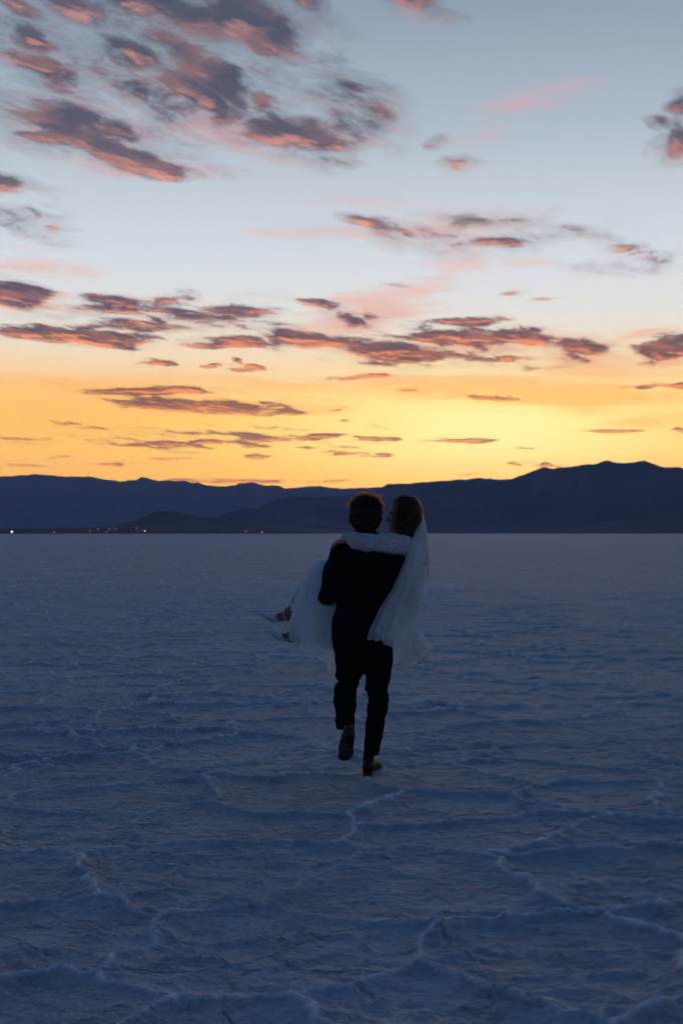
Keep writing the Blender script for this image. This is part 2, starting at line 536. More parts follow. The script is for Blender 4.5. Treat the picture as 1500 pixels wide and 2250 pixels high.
def vnoise2(x, y, seed=0):
    i = np.floor(x); j = np.floor(y)
    fx = x - i; fy = y - j
    fx = fx * fx * (3 - 2 * fx); fy = fy * fy * (3 - 2 * fy)
    a = _hash(i, j, 0, seed); b = _hash(i + 1, j, 0, seed)
    c = _hash(i, j + 1, 0, seed); d = _hash(i + 1, j + 1, 0, seed)
    return (a + (b - a) * fx) * (1 - fy) + (c + (d - c) * fx) * fy


def fbm2(x, y, oct=4, seed=0, gain=0.5):
    s = 0; a = 1.0; tot = 0
    for o in range(oct):
        s = s + a * (vnoise2(x * 2 ** o + 17.3 * o, y * 2 ** o - 9.1 * o, seed + o) - 0.5)
        tot += a; a *= gain
    return s / tot * 2


def make_mesh(name, verts, faces, smooth=True):
    me = bpy.data.meshes.new(name)
    verts = np.asarray(verts, dtype=np.float32)
    if isinstance(faces, np.ndarray):
        k = faces.shape[1]
        me.vertices.add(len(verts)); me.vertices.foreach_set('co', verts.ravel())
        me.loops.add(faces.size); me.loops.foreach_set('vertex_index', faces.astype(np.int32).ravel())
        me.polygons.add(len(faces))
        me.polygons.foreach_set('loop_start', np.arange(0, faces.size, k, dtype=np.int32))
        me.update(calc_edges=True)
    else:
        me.from_pydata([tuple(v) for v in verts], [], faces)
    me.polygons.foreach_set('use_smooth', [smooth] * len(me.polygons))
    me.validate()
    return me


def link(name, me, mat=None, parent=None, **props):
    o = bpy.data.objects.new(name, me)
    col.objects.link(o)
    if mat is not None:
        me.materials.append(mat)
    if parent is not None:
        o.parent = parent
        o.matrix_parent_inverse = parent.matrix_world.inverted()
    for k, v in props.items():
        o[k] = v
    return o


def grid_faces(nu, nv, wrap_u=False, off=0):
    """vertices in order v*nu + u"""
    u = np.arange(nu if wrap_u else nu - 1); v = np.arange(nv - 1)
    U, V = np.meshgrid(u, v)
    a = V * nu + U; b = V * nu + (U + 1) % nu
    return np.stack([a, b, b + nu, a + nu], -1).reshape(-1, 4) + off


def nets(f, lo, hi, h):
    """closed surface f = 0 on a grid (surface nets)"""
    ax = [np.arange(l, u + h, h) for l, u in zip(lo, hi)]
    X = ax[0][:, None, None]; Y = ax[1][None, :, None]; Z = ax[2][None, None, :]
    F = np.asarray(f(X, Y, Z), dtype=np.float32)
    F = np.broadcast_to(F, (len(ax[0]), len(ax[1]), len(ax[2]))).copy()
    S = F < 0
    cnt = np.zeros(tuple(n - 1 for n in F.shape), np.int8)
    corners = [(i, j, k) for i in (0, 1) for j in (0, 1) for k in (0, 1)]
    n0, n1, n2 = cnt.shape
    for (i, j, k) in corners:
        cnt += S[i:i + n0, j:j + n1, k:k + n2]
    mixed = (cnt > 0) & (cnt < 8)
    I, J, K = np.nonzero(mixed)
    idx = np.full(cnt.shape, -1, np.int64); idx[mixed] = np.arange(len(I))
    acc = np.zeros((len(I), 3)); num = np.zeros(len(I))
    for c0 in corners:
        for a in range(3):
            if c0[a] == 0:
                c1 = list(c0); c1[a] = 1
                f0 = F[I + c0[0], J + c0[1], K + c0[2]]; f1 = F[I + c1[0], J + c1[1], K + c1[2]]
                m = (f0 < 0) != (f1 < 0)
                t = np.where(m, f0 / np.where(m, f0 - f1, 1), 0)
                p = np.array(c0, float)[None, :].repeat(len(I), 0); p[:, a] += t
                acc += p * m[:, None]; num += m
    pos = np.array([ax[0][0], ax[1][0], ax[2][0]]) + h * (np.stack([I, J, K], -1) + acc / num[:, None])
    quads = []
    for a in range(3):
        sl0 = [slice(None)] * 3; sl1 = [slice(None)] * 3
        sl0[a] = slice(0, -1); sl1[a] = slice(1, None)
        s0 = S[tuple(sl0)]; s1 = S[tuple(sl1)]
        e = np.stack(np.nonzero(s0 != s1), -1)
        b, c = (a + 1) % 3, (a + 2) % 3
        ok = (e[:, b] >= 1) & (e[:, c] >= 1) & (e[:, b] < cnt.shape[b]) & (e[:, c] < cnt.shape[c])
        e = e[ok]
        flip = s1[tuple(e.T)]

        def cell(db, dc):
            q = e.copy(); q[:, b] += db; q[:, c] += dc
            return idx[tuple(q.T)]
        q = np.stack([cell(-1, -1), cell(0, -1), cell(0, 0), cell(-1, 0)], -1)
        q[flip] = q[flip][:, ::-1]
        quads.append(q)
    return pos, np.concatenate(quads)


def smin(a, b, k):
    h = np.clip(0.5 + 0.5 * (b - a) / k, 0, 1)
    return b + (a - b) * h - k * h * (1 - h)


def cap(p0, p1, r0, r1):
    p0 = np.array(p0, float); p1 = np.array(p1, float); d = p1 - p0; L2 = d @ d

    def f(X, Y, Z):
        t = np.clip(((X - p0[0]) * d[0] + (Y - p0[1]) * d[1] + (Z - p0[2]) * d[2]) / L2, 0, 1)
        return np.sqrt((X - p0[0] - t * d[0]) ** 2 + (Y - p0[1] - t * d[1]) ** 2 + (Z - p0[2] - t * d[2]) ** 2) - (r0 + (r1 - r0) * t)
    return f


def chain(pts, rad):
    fs = [cap(pts[i], pts[i + 1], rad[i], rad[i + 1]) for i in range(len(pts) - 1)]

    def f(X, Y, Z):
        d = fs[0](X, Y, Z)
        for g in fs[1:]:
            d = np.minimum(d, g(X, Y, Z))
        return d
    return f


def ell(c, r, axes=None):
    c = np.array(c, float)
    A = np.eye(3) if axes is None else np.array(axes, float)   # rows: local axes

    def f(X, Y, Z):
        q = 0
        for i in range(3):
            u = (X - c[0]) * A[i][0] + (Y - c[1]) * A[i][1] + (Z - c[2]) * A[i][2]
            q = q + (u / r[i]) ** 2
        k = np.sqrt(q)
        return (k - 1) * min(r)
    return f


def union(parts, k=0.02):
    def f(X, Y, Z):
        d = parts[0](X, Y, Z)
        for g in parts[1:]:
            gg, kk = g if isinstance(g, tuple) else (g, k)
            d = smin(d, gg(X, Y, Z), kk)
        return d
    return f


def P(px, py, dyy=0.0):
    """a point of the couple: photo position and depth relative to the couple's distance"""
    y = DIST + dyy
    return np.array(((px - 750) * y / FPX, y, CAM_H + (1172 - py) * y / FPX))


def stack(rows, pw=2.0):
    """solid of elliptic sections; rows: py, left, right, depth centre, half depth"""
    zs, cx, a, cy, b = [], [], [], [], []
    for (py, xl, xr, dc, hd) in rows:
        l = P(xl, py, dc); r = P(xr, py, dc)
        zs.append(l[2]); cx.append((l[0] + r[0]) / 2); a.append((r[0] - l[0]) / 2); cy.append(DIST + dc); b.append(hd)
    o = np.argsort(zs)
    zs, cx, a, cy, b = (np.array(q)[o] for q in (zs, cx, a, cy, b))

    def f(X, Y, Z):
        z = Z
        CX = np.interp(z, zs, cx); A = np.interp(z, zs, a); CY = np.interp(z, zs, cy); B = np.interp(z, zs, b)
        q = (np.abs((X - CX) / A) ** pw + np.abs((Y - CY) / B) ** pw) ** (1 / pw)
        d = (q - 1) * np.minimum(A, B)
        return np.maximum(d, np.maximum(z - zs[-1], zs[0] - z))
    return f


def folds(f, amp, freq, seed, stretch=(1, 1, 1)):
    r = np.random.default_rng(seed)
    ws = [(r.normal(size=3) * freq * s, r.uniform(0, 6.28), 1 / s) for s in (0.6, 1.0, 1.7) for _ in range(3)]

    def g(X, Y, Z):
        d = f(X, Y, Z)
        w = 0
        for (k, ph, aa) in ws:
            w = w + aa * np.sin(X * k[0] * stretch[0] + Y * k[1] * stretch[1] + Z * k[2] * stretch[2] + ph)
        return d + amp * w / 3
    return g


def field_part(name, f, lo, hi, h, mat, parent, **props):
    v, q = nets(f, lo, hi, h)
    return link(name, make_mesh(name, v, q), mat, parent, **props)


def tubes(polys, rads, sides=3):
    """thin strands: polys (n, m, 3), rads (n, m)"""
    polys = np.asarray(polys, float); n, m, _ = polys.shape
    t = np.gradient(polys, axis=1); t /= np.linalg.norm(t, axis=2, keepdims=True) + 1e-9
    ref = np.where(np.abs(t[..., 2:3]) > 0.9, np.array([1.0, 0, 0]), np.array([0, 0, 1.0]))
    u = np.cross(t, ref); u /= np.linalg.norm(u, axis=2, keepdims=True) + 1e-9
    w = np.cross(t, u)
    ang = np.arange(sides) * 2 * np.pi / sides
    V = polys[:, :, None, :] + np.asarray(rads)[:, :, None, None] * (np.cos(ang)[None, None, :, None] * u[:, :, None, :] + np.sin(ang)[None, None, :, None] * w[:, :, None, :])
    V = V.reshape(-1, 3)
    base = grid_faces(sides, m, True)
    Fs = (np.arange(n)[:, None, None] * (m * sides) + base[None]).reshape(-1, 4)
    return V, Fs


def empty(name, loc, **props):
    o = bpy.data.objects.new(name, None)
    col.objects.link(o)
    o.location = loc
    o.empty_display_size = 0.2
    for k, v in props.items():
        o[k] = v
    bpy.context.view_layer.update()
    return o


# ------------------------------------------------------------------ salt flat
CELL = 1.0


def seeds(i, j):
    return (i + 0.5 + 0.84 * (_hash(i, j, 1, 3) - 0.5)) * CELL, (j + 0.5 + 0.84 * (_hash(i, j, 2, 5) - 0.5)) * CELL


def salt_height(x, y):
    wx = x + 0.16 * fbm2(x * 2.2, y * 2.2, 3, 40) + 0.03 * fbm2(x * 11, y * 11, 2, 41)
    wy = y + 0.16 * fbm2(x * 2.2, y * 2.2, 3, 50) + 0.03 * fbm2(x * 11, y * 11, 2, 51)
    ci = np.floor(wx / CELL); cj = np.floor(wy / CELL)
    f1 = np.full(x.shape, 1e9); s1x = np.zeros(x.shape); s1y = np.zeros(x.shape); cid = np.zeros(x.shape, np.int64)
    for di in (-1, 0, 1):
        for dj in (-1, 0, 1):
            sx, sy = seeds(ci + di, cj + dj)
            d = (wx - sx) ** 2 + (wy - sy) ** 2
            m = d < f1
            f1 = np.where(m, d, f1); s1x = np.where(m, sx, s1x); s1y = np.where(m, sy, s1y)
            cid = np.where(m, ((ci + di).astype(np.int64) + 500) * 100000 + (cj + dj).astype(np.int64), cid)
    e = np.full(x.shape, 1e9)
    for di in (-2, -1, 0, 1, 2):
        for dj in (-2, -1, 0, 1, 2):
            sx, sy = seeds(ci + di, cj + dj)
            ddx = sx - s1x; ddy = sy - s1y
            L = np.sqrt(ddx ** 2 + ddy ** 2)
            ok = L > 1e-6
            dd = np.where(ok, ((s1x + sx) / 2 - wx) * ddx + ((s1y + sy) / 2 - wy) * ddy, 1e9) / np.where(ok, L, 1)
            e = np.minimum(e, np.abs(dd))
    vary = np.clip(0.85 + 1.0 * fbm2(x * 0.9, y * 0.9, 2, 60), 0.3, 1.3)
    crust = fbm2(x * 7, y * 7, 4, 70, 0.6)
    ridge = 0.031 * vary * np.exp(-e / 0.036) + 0.004 * vary * np.exp(-e / 0.09)
    ridge = ridge * (1 + 0.6 * crust)
    # a finer net of small buckles inside the big plates
    q = 0.37
    ux = wx + 0.10 * fbm2(x * 4, y * 4, 2, 44); uy = wy * 1.25 + 0.10 * fbm2(x * 4, y * 4, 2, 45)
    fi = np.floor(ux / q); fj = np.floor(uy / q)
    a1 = np.full(x.shape, 1e9); a2 = np.full(x.shape, 1e9)
    for di in (-1, 0, 1):
        for dj in (-1, 0, 1):
            sx = (fi + di + 0.1 + 0.8 * _hash(fi + di, fj + dj, 3, 13)) * q; sy = (fj + dj + 0.1 + 0.8 * _hash(fi + di, fj + dj, 4, 15)) * q
            d = np.sqrt((ux - sx) ** 2 + (uy - sy) ** 2)
            a2 = np.minimum(a2, np.maximum(a1, d)); a1 = np.minimum(a1, d)
    small = np.clip(0.45 + 1.5 * fbm2(x * 1.3, y * 1.3, 3, 62), 0, 1.1)
    ridge = ridge + 0.015 * small * np.exp(-(a2 - a1) / 0.045) * (1 + 0.6 * crust)
    lumps = 0.014 * np.clip(fbm2(x * 2.3 + 5, y * 3.4, 5, 80, 0.62) - 0.12, 0, 1) - 0.012 * np.clip(fbm2(x * 3.1, y * 3.9 + 7, 4, 85, 0.6) - 0.2, 0, 1)
    crest = 0.95 * np.exp(-(e / 0.012) ** 2) * np.clip(vary, 0, 1) * np.clip(0.8 + 0.8 * crust, 0, 1)
    return crest, ridge + lumps + 0.007 * crust + 0.0075 * fbm2(x * 19, y * 25, 4, 90, 0.66), cid


ang = np.radians(np.arange(-27, 27.01, 0.075))
rr = list(np.arange(3.2, 12.0, 0.0165))
while rr[-1] < 40:
    rr.append(rr[-1] * 1.0033 + 0.004)
while rr[-1] < 340:
    rr.append(rr[-1] * 1.010)
rr = np.array(rr)
A_, R_ = np.meshgrid(ang, rr)
gx = R_ * np.sin(A_); gy = R_ * np.cos(A_)
gcrest, gz, gcell = salt_height(gx, gy)
edge = np.clip((np.radians(27) - np.abs(A_)) / np.radians(1.5), 0, 1) * np.clip((340 - R_) / 240, 0, 1) * np.clip((R_ - 3.2) / 0.4, 0, 1)
stand = np.exp(-(((gx - 0.19) / 0.16) ** 2 + ((gy - DIST - 0.05) / 0.24) ** 2))
zmean = float(gz[(R_ > 8.8) & (R_ < 10) & (np.abs(gx) < 0.8)].mean())
gz = (gz - zmean) * (1 - 0.85 * stand)
gz = gz * edge - 0.05 * (1 - edge)
nu, nv = len(ang), len(rr)
V = np.stack([gx, gy, gz], -1).reshape(-1, 3)
Fq = grid_faces(nu, nv)
# normals of the whole sheet, so that plates meet without seams
e1 = np.gradient(V.reshape(nv, nu, 3), axis=1); e2 = np.gradient(V.reshape(nv, nu, 3), axis=0)
NRM = np.cross(e1, e2); NRM /= np.linalg.norm(NRM, axis=2, keepdims=True)
NRM = NRM.reshape(-1, 3)
if NRM[:, 2].mean() < 0:
    NRM = -NRM
fc = gcell.reshape(-1)[Fq[:, 0]]
cx_ = V[Fq[:, 0]]
inview = (np.abs(np.arctan2(cx_[:, 0], cx_[:, 1])) < R(14.5)) & (cx_[:, 1] > 4.2)
# size in the picture ~ area / distance^3
quad_area = np.abs((V[Fq[:, 1], 0] - V[Fq[:, 0], 0]) * (V[Fq[:, 3], 1] - V[Fq[:, 0], 1]))
wgt = np.where(inview, quad_area / cx_[:, 1] ** 3, 0)
ids, inv = np.unique(fc, return_inverse=True)
score = np.bincount(inv, wgt)
keep = np.argsort(-score)[:280]
keep = [k for k in keep if score[k] > 0]


CREST = gcrest.reshape(-1).astype(np.float32)


def sub_mesh(name, fsel):
    fv = Fq[fsel]
    u, iv = np.unique(fv, return_inverse=True)
    me = make_mesh(name, V[u], iv.reshape(-1, 4))
    me.attributes.new('crest', 'FLOAT', 'POINT').data.foreach_set('value', CREST[u])
    me.normals_split_custom_set_from_vertices([tuple(n) for n in NRM[u]])
    return me


plate_mask = np.isin(inv, keep)
# the wide flat to the horizon (a sheet just under the crust near the camera) joined with the rest of the crust
rest = Fq[~plate_mask]
u, iv = np.unique(rest, return_inverse=True)
ring_r = [0.0, 60, 150, 400, 1200, 4000, 9000, 16000, 30000]
ring_a = np.linspace(0, 2 * np.pi, 73)[:-1]
VV = [[0, 0, -0.052]]
for r_ in ring_r[1:]:
    VV += [[r_ * math.sin(a), r_ * math.cos(a), -0.052] for a in ring_a]
VV = np.array(VV)
o0 = len(u)
FF = [[o0, o0 + 1 + (i + 1) % 72, o0 + 1 + i, o0 + 1 + i] for i in range(72)]
faces = [tuple(f) for f in iv.reshape(-1, 4)] if False else None
ringf = []
for k in range(len(ring_r) - 2):
    for i in range(72):
        a0 = o0 + 1 + k * 72 + i; b0 = o0 + 1 + k * 72 + (i + 1) % 72
        ringf.append([a0, b0, b0 + 72, a0 + 72])
ringf = np.array(ringf)[:, ::-1]
if np.cross(VV[ringf[0, 1] - o0] - VV[ringf[0, 0] - o0], VV[ringf[0, 2] - o0] - VV[ringf[0, 0] - o0])[2] < 0:
    ringf = ringf[:, ::-1]
allv = np.concatenate([V[u], VV])
flat_me = make_mesh('salt_flat', allv, np.concatenate([iv.reshape(-1, 4), ringf]))
flat_me.attributes.new('crest', 'FLOAT', 'POINT').data.foreach_set('value', np.concatenate([CREST[u], np.zeros(len(VV), np.float32)]))
nall = np.concatenate([NRM[u], np.tile([0, 0, 1.0], (len(VV), 1))])
# middle disc, so that the sheet has no hole under the camera
flat_me.normals_split_custom_set_from_vertices([tuple(n) for n in nall])
salt = link('salt_flat', flat_me, M['salt'], None, kind='structure', label='white crusted salt flat reaching to the mountains', category='ground')
disc = make_mesh('salt_sheet', np.concatenate([[[0, 0, -0.052]], VV[1:73]]), [(0, 1 + i, 1 + (i + 1) % 72)[::-1] for i in range(72)])
link('salt_sheet', disc, M['salt'], salt)
order = np.argsort(inv, kind='stable')
starts = np.searchsorted(inv[order], np.arange(len(ids) + 1))
for k in keep:
    link('salt_plate', sub_mesh('salt_plate', order[starts[k]:starts[k + 1]]), M['salt'], salt)


# ------------------------------------------------------------------ mountains
def skyline(pts, amp, seed):
    xs = np.array([p[0] for p in pts], float)
    azs = np.array([direction(*p)[0] for p in pts]); els = np.array([direction(*p)[1] for p in pts])

    def f(a):
        e = np.interp(a, azs, els)
        return np.maximum(e + amp * fbm2(a * 4.0, a * 0 + seed, 5, seed, 0.66), 0.02)
    return f


def mountain(name, label, pts, dist, depth, a0, a1, mat, amp=0.03, seed=1, rough=0.35, da=0.05, foot=0.35):
    f = skyline(pts, amp, seed)
    a = np.arange(a0, a1, da); nt = 56
    t = np.linspace(0, 1, nt)
    Aa, T = np.meshgrid(a, t)
    ridge_t = 0.62
    rad = dist + depth * (T - ridge_t)
    H = np.tan(np.radians(f(Aa))) * dist
    up = np.clip(T / ridge_t, 0, 1); dn = np.clip((1 - T) / (1 - ridge_t), 0, 1)
    prof = np.where(T <= ridge_t, up ** 1.35, dn ** 1.3)
    X = np.radians(Aa) * dist
    spur = np.abs(fbm2(X / (depth * 0.16), T * 2.2, 5, seed + 20, 0.55))
    gully = 1 - rough * spur * 1.7 * (4 * up * (1 - up) + 0.0) * (T < ridge_t)
    z = H * prof * gully + (prof < 1) * 0
    z = np.minimum(z, np.tan(np.radians(f(Aa))) * rad * 0.985 * (T < ridge_t) + z * (T >= ridge_t))
    ridge_row = np.argmin(np.abs(t - ridge_t))
    z[ridge_row] = H[ridge_row] * rad[ridge_row] / dist
    z[0] = -2; z[-1] = -2
    Vv = np.stack([rad * np.sin(np.radians(Aa)), rad * np.cos(np.radians(Aa)), z], -1).reshape(-1, 3)
    return link(name, make_mesh(name, Vv, grid_faces(len(a), nt)), mat, None, kind='structure', label=label, category='mountain')


far_pts = [(-2600, 1085), (-1800, 1062), (-1100, 1090), (-600, 1060), (-250, 1066), (-80, 1050), (0, 1047), (30, 1045), (67, 1042), (100, 1043), (150, 1047), (195, 1047), (225, 1052), (265, 1057), (300, 1054),
           (311, 1047), (325, 1051), (350, 1056), (400, 1056), (425, 1061), (435, 1060), (460, 1067), (500, 1069), (525, 1062),
           (555, 1059), (575, 1065), (610, 1067), (627, 1073), (660, 1070), (700, 1067), (720, 1070), (750, 1074), (810, 1070),
           (850, 1072), (950, 1085), (1100, 1110), (1300, 1172)]
right_pts = [(400, 1172), (470, 1138), (500, 1126), (530, 1120), (565, 1117), (585, 1108), (600, 1100), (625, 1095), (650, 1091), (700, 1092), (750, 1089), (790, 1084),
             (825, 1078), (842, 1068), (850, 1062), (900, 1062), (960, 1057), (1015, 1053), (1060, 1050), (1095, 1054), (1120, 1052), (1150, 1042),
             (1180, 1030), (1195, 1025), (1215, 1029), (1250, 1025), (1290, 1019), (1305, 1021), (1315, 1016), (1332, 1011),
             (1355, 1017), (1395, 1015), (1415, 1010), (1435, 1019), (1460, 1026), (1500, 1027), (1600, 1032), (1750, 1020), (1950, 1045),
             (2300, 1030), (2700, 1070), (3300, 1090)]
low_pts = [(215, 1172), (275, 1148), (300, 1143), (325, 1129), (350, 1122), (375, 1123), (400, 1127), (425, 1131), (465, 1138), (520, 1142), (600, 1148), (760, 1160), (900, 1172)]
base_pts = [(1120, 1172), (1200, 1160), (1280, 1150), (1350, 1143), (1420, 1138), (1500, 1136), (1600, 1130), (1800, 1140), (2100, 1172)]
mountain('far_mountain_range', 'pale blue mountain range on the left skyline', far_pts, 29000, 6000, -40, 10, M['rock'], 0.040, 3, 1.0)
mountain('near_mountain_range', 'dark blue mountain range rising to the right', right_pts, 14500, 4200, -6.5, 40, M['rock'], 0.045, 8, 1.0)
mountain('foothill', 'low dark foothill in front of the left range', low_pts, 10300, 1500, -9.6, 3.0, M['rock'], 0.012, 5, 0.2)
mountain('foothill', 'low dark foothill under the right hand range', base_pts, 10600, 1600, 6.6, 23, M['rock'], 0.012, 9, 0.2)
shore_pts = [(-900, 1160), (-200, 1162), (0, 1161), (90, 1161), (160, 1160), (230, 1158), (290, 1160), (350, 1164), (450, 1166), (560, 1168), (640, 1170), (720, 1172)]
mountain('shore_land', 'dark strip of scrub land along the far shore', shore_pts, 6400, 900, -28, -0.6, M['scrub'], 0.014, 12, 0.1, 0.03)

# ------------------------------------------------------------------ lights and houses on the far shore
TOWN = 5800.0


def shore_point(px, py, d=TOWN):
    a, e = direction(px, py)
    return Vector((d * math.sin(R(a)), d * math.cos(R(a)), CAM_H + d * math.tan(R(e))))


M['pole'] = mottled('galvanised_steel', (0.16, 0.16, 0.17), (0.22, 0.22, 0.22), 3.0, 0.5)


def lathe(profile, n=12, cap_ends=True):
    v = []; f = []
    for (r, z) in profile:
        for i in range(n):
            a = 2 * math.pi * i / n
            v.append((r * math.cos(a), r * math.sin(a), z))
    for k in range(len(profile) - 1):
        for i in range(n):
            j = (i + 1) % n
            f.append((k * n + i, k * n + j, (k + 1) * n + j, (k + 1) * n + i))
    if cap_ends:
        f.append(tuple(range(n))[::-1]); f.append(tuple(range((len(profile) - 1) * n, len(profile) * n)))
    return v, f


def shore_lamp(px, py, size, colr, strength, label):
    p = shore_point(px, py)
    t = empty('lamp_mast', (p.x, p.y, 0), label=label, category='lamp', group='lamps on the far shore')
    v, f = lathe([(0.5, -1.0), (0.45, 0.4), (0.22, 0.6), (0.12, p.z - size * 0.9), (0.3, p.z - size * 0.8)], 8)
    link('pole', make_mesh('pole', v, f), M['pole'], t).location = (0, 0, 0)
    v, f = lathe([(size * 0.35, -size), (size * 0.8, -size * 0.6), (size, 0), (size * 0.8, size * 0.7), (size * 0.3, size)], 10)
    h = link('lamp_head', make_mesh('lamp_head', v, f), emitter('lamp_glow', colr, strength), t)
    for c in t.children:
        c.matrix_parent_inverse = Matrix()
        c.location = (0, 0, 0)
    h.location = (0, 0, p.z)


LAMPS = [
    (26, 1168.5, 2.81, (1, 0.93, 0.85), 3.75, 'brightest white lamp, leftmost on the far shore'),
    (71, 1169, 1.72, (0.8, 0.9, 0.7), 0.30, 'faint lamp second from the left on the far shore'),
    (119, 1169, 1.87, (0.9, 0.95, 0.8), 0.56, 'dim pale lamp third from the left on the far shore'),
    (198, 1167, 1.72, (0.8, 0.9, 0.75), 0.38, 'faint lamp left of the small houses on the far shore'),
    (235, 1169, 1.72, (0.85, 0.9, 0.8), 0.45, 'dim lamp just below the small houses on the far shore'),
    (318, 1167, 2.18, (0.95, 1.0, 0.55), 1.80, 'yellow green lamp on the far shore under the low foothill'),
    (497, 1169, 1.40, (0.9, 0.35, 0.25), 0.22, 'faintest reddish lamp left of the red lamp'),
    (540, 1167.5, 2.11, (1.0, 0.12, 0.10), 1.20, 'red lamp on the far shore left of the couple'),
    (553, 1168, 1.72, (0.1, 0.8, 0.3), 0.38, 'green lamp on the far shore between red and yellow lamps'),
    (575, 1169, 1.79, (1.0, 0.9, 0.45), 1.05, 'yellow lamp on the far shore nearest to the couple'),
]
for a in LAMPS:
    shore_lamp(*a)

M['stucco'] = mottled('pale_stucco', (0.35, 0.30, 0.27), (0.42, 0.37, 0.34), 0.2, 0.9)
M['roofing'] = mottled('dark_roofing', (0.06, 0.05, 0.05), (0.09, 0.08, 0.07), 0.3, 0.9)
M['lit_window'] = emitter('lit_window', (1.0, 0.62, 0.5), 0.22)


def house(px, py, w, h, label, wins):
    p = shore_point(px, py, 6150.0)
    t = empty('house', (p.x, p.y, p.z - h), label=label, category='house', group='houses on the far shore')
    d = w * 0.6
    v = [(-w / 2, -d / 2, -25), (w / 2, -d / 2, -25), (w / 2, d / 2, -25), (-w / 2, d / 2, -25), (-w / 2, -d / 2, h), (w / 2, -d / 2, h), (w / 2, d / 2, h), (-w / 2, d / 2, h)]
    link('wall', make_mesh('wall', v, [(0, 1, 5, 4), (1, 2, 6, 5), (2, 3, 7, 6), (3, 0, 4, 7)], False), M['stucco'], t)
    e = 0.7
    v = [(-w / 2 - e, -d / 2 - e, h), (w / 2 + e, -d / 2 - e, h), (w / 2 + e, d / 2 + e, h), (-w / 2 - e, d / 2 + e, h), (-w / 2 - e, 0, h * 1.4), (w / 2 + e, 0, h * 1.4)]
    link('roof', make_mesh('roof', v, [(0, 1, 5, 4), (2, 3, 4, 5), (1, 2, 5), (3, 0, 4), (3, 2, 1, 0)], False), M['roofing'], t)
    for k in range(wins):
        x0 = -w / 2 + w * (k + 0.2) / wins; x1 = x0 + w * 0.55 / wins
        v = [(x0, -d / 2 - 0.05, h * 0.3), (x1, -d / 2 - 0.05, h * 0.3), (x1, -d / 2 - 0.05, h * 0.8), (x0, -d / 2 - 0.05, h * 0.8),
             (x0, -d / 2 + 0.1, h * 0.3), (x1, -d / 2 + 0.1, h * 0.3), (x1, -d / 2 + 0.1, h * 0.8), (x0, -d / 2 + 0.1, h * 0.8)]
        link('window', make_mesh('window', v, [(0, 1, 2, 3), (0, 4, 5, 1), (1, 5, 6, 2), (2, 6, 7, 3), (3, 7, 4, 0)], False), M['lit_window'], t)
    for c in t.children:
        c.matrix_parent_inverse = Matrix()


house(240, 1160, 14, 9, 'small house with the brightest lit windows on the far shore', 2)
house(253, 1159, 13, 8, 'small house right of the brightest lit house on the far shore', 1)
house(215, 1160, 13, 7, 'small house left of the brightest lit house on the far shore', 1)
house(300, 1159, 12, 6, 'small house farthest right on the far shore', 1)

# ------------------------------------------------------------------ haze over the basin
hz = bpy.data.materials.new('air')
hz.use_nodes = True
H_ = NT(hz.node_tree)
H_.n.clear()
pv = H_.node('ShaderNodeVolumePrincipled')
pv.inputs['Color'].default_value = (0.40, 0.50, 0.82, 1)
pv.inputs['Density'].default_value = HAZE
pv.inputs['Anisotropy'].default_value = 0.0
ho = H_.node('ShaderNodeOutputMaterial')
H_.l.new(pv.outputs[0], ho.inputs['Volume'])
bx, by0, by1, bz0, bz1 = 29000, -3000, 32500, -4.0, HAZE_TOP
hv = [(-bx, by0, bz0), (bx, by0, bz0), (bx, by1, bz0), (-bx, by1, bz0), (-bx, by0, bz1), (bx, by0, bz1), (bx, by1, bz1), (-bx, by1, bz1)]
hf = [(3, 2, 1, 0), (4, 5, 6, 7), (0, 1, 5, 4), (1, 2, 6, 5), (2, 3, 7, 6), (3, 0, 4, 7)]
link('haze', make_mesh('haze', hv, hf, False), hz, None, kind='stuff', label='thin blue evening haze over the salt basin', category='haze')

#@PEOPLE@
# ------------------------------------------------------------------ the couple: materials
M['skin'] = mottled('skin', (0.22, 0.13, 0.095), (0.27, 0.165, 0.12), 30.0, 0.5, 0.35)
M['skin_light'] = mottled('skin_light', (0.17, 0.105, 0.08), (0.22, 0.135, 0.10), 30.0, 0.5, 0.35)
M['suit'] = mottled('black_wool', (0.006, 0.006, 0.007), (0.010, 0.010, 0.012), 60.0, 0.85, 0.08, 0.0, 220.0, 0.25, 0.002)
M['trouser'] = mottled('black_trouser_wool', (0.004, 0.004, 0.0045), (0.0075, 0.0075, 0.0085), 60.0, 0.9, 0.05, 0.0, 220.0, 0.25, 0.002)
M['sock'] = mottled('black_sock', (0.006, 0.006, 0.007), (0.01, 0.01, 0.012), 90.0, 0.9, 0.1)
M['shirt'] = mottled('white_shirt', (0.55, 0.55, 0.56), (0.62, 0.62, 0.63), 60.0, 0.8, 0.2)
M['leather'] = mottled('dark_leather', (0.009, 0.008, 0.0075), (0.018, 0.015, 0.013), 40.0, 0.5, 0.18)
M['sole'] = mottled('scuffed_sole', (0.016, 0.018, 0.020), (0.060, 0.066, 0.070), 16.0, 0.8, 0.12)
M['hair_dark'] = mottled('brown_hair', (0.012, 0.008, 0.005), (0.028, 0.018, 0.011), 60.0, 0.6, 0.12)
M['hair_light'] = mottled('light_brown_hair', (0.018, 0.012, 0.008), (0.042, 0.028, 0.018), 45.0, 0.6, 0.12)
M['satin'] = mottled('white_satin_shoe', (0.46, 0.48, 0.48), (0.54, 0.56, 0.56), 25.0, 0.45, 0.4)
M['strap'] = mottled('silver_strap', (0.60, 0.60, 0.62), (0.72, 0.72, 0.74), 80.0, 0.35, 0.5)
M['eye'] = mottled('eye_white', (0.55, 0.53, 0.5), (0.6, 0.58, 0.55), 80.0, 0.25, 0.5)


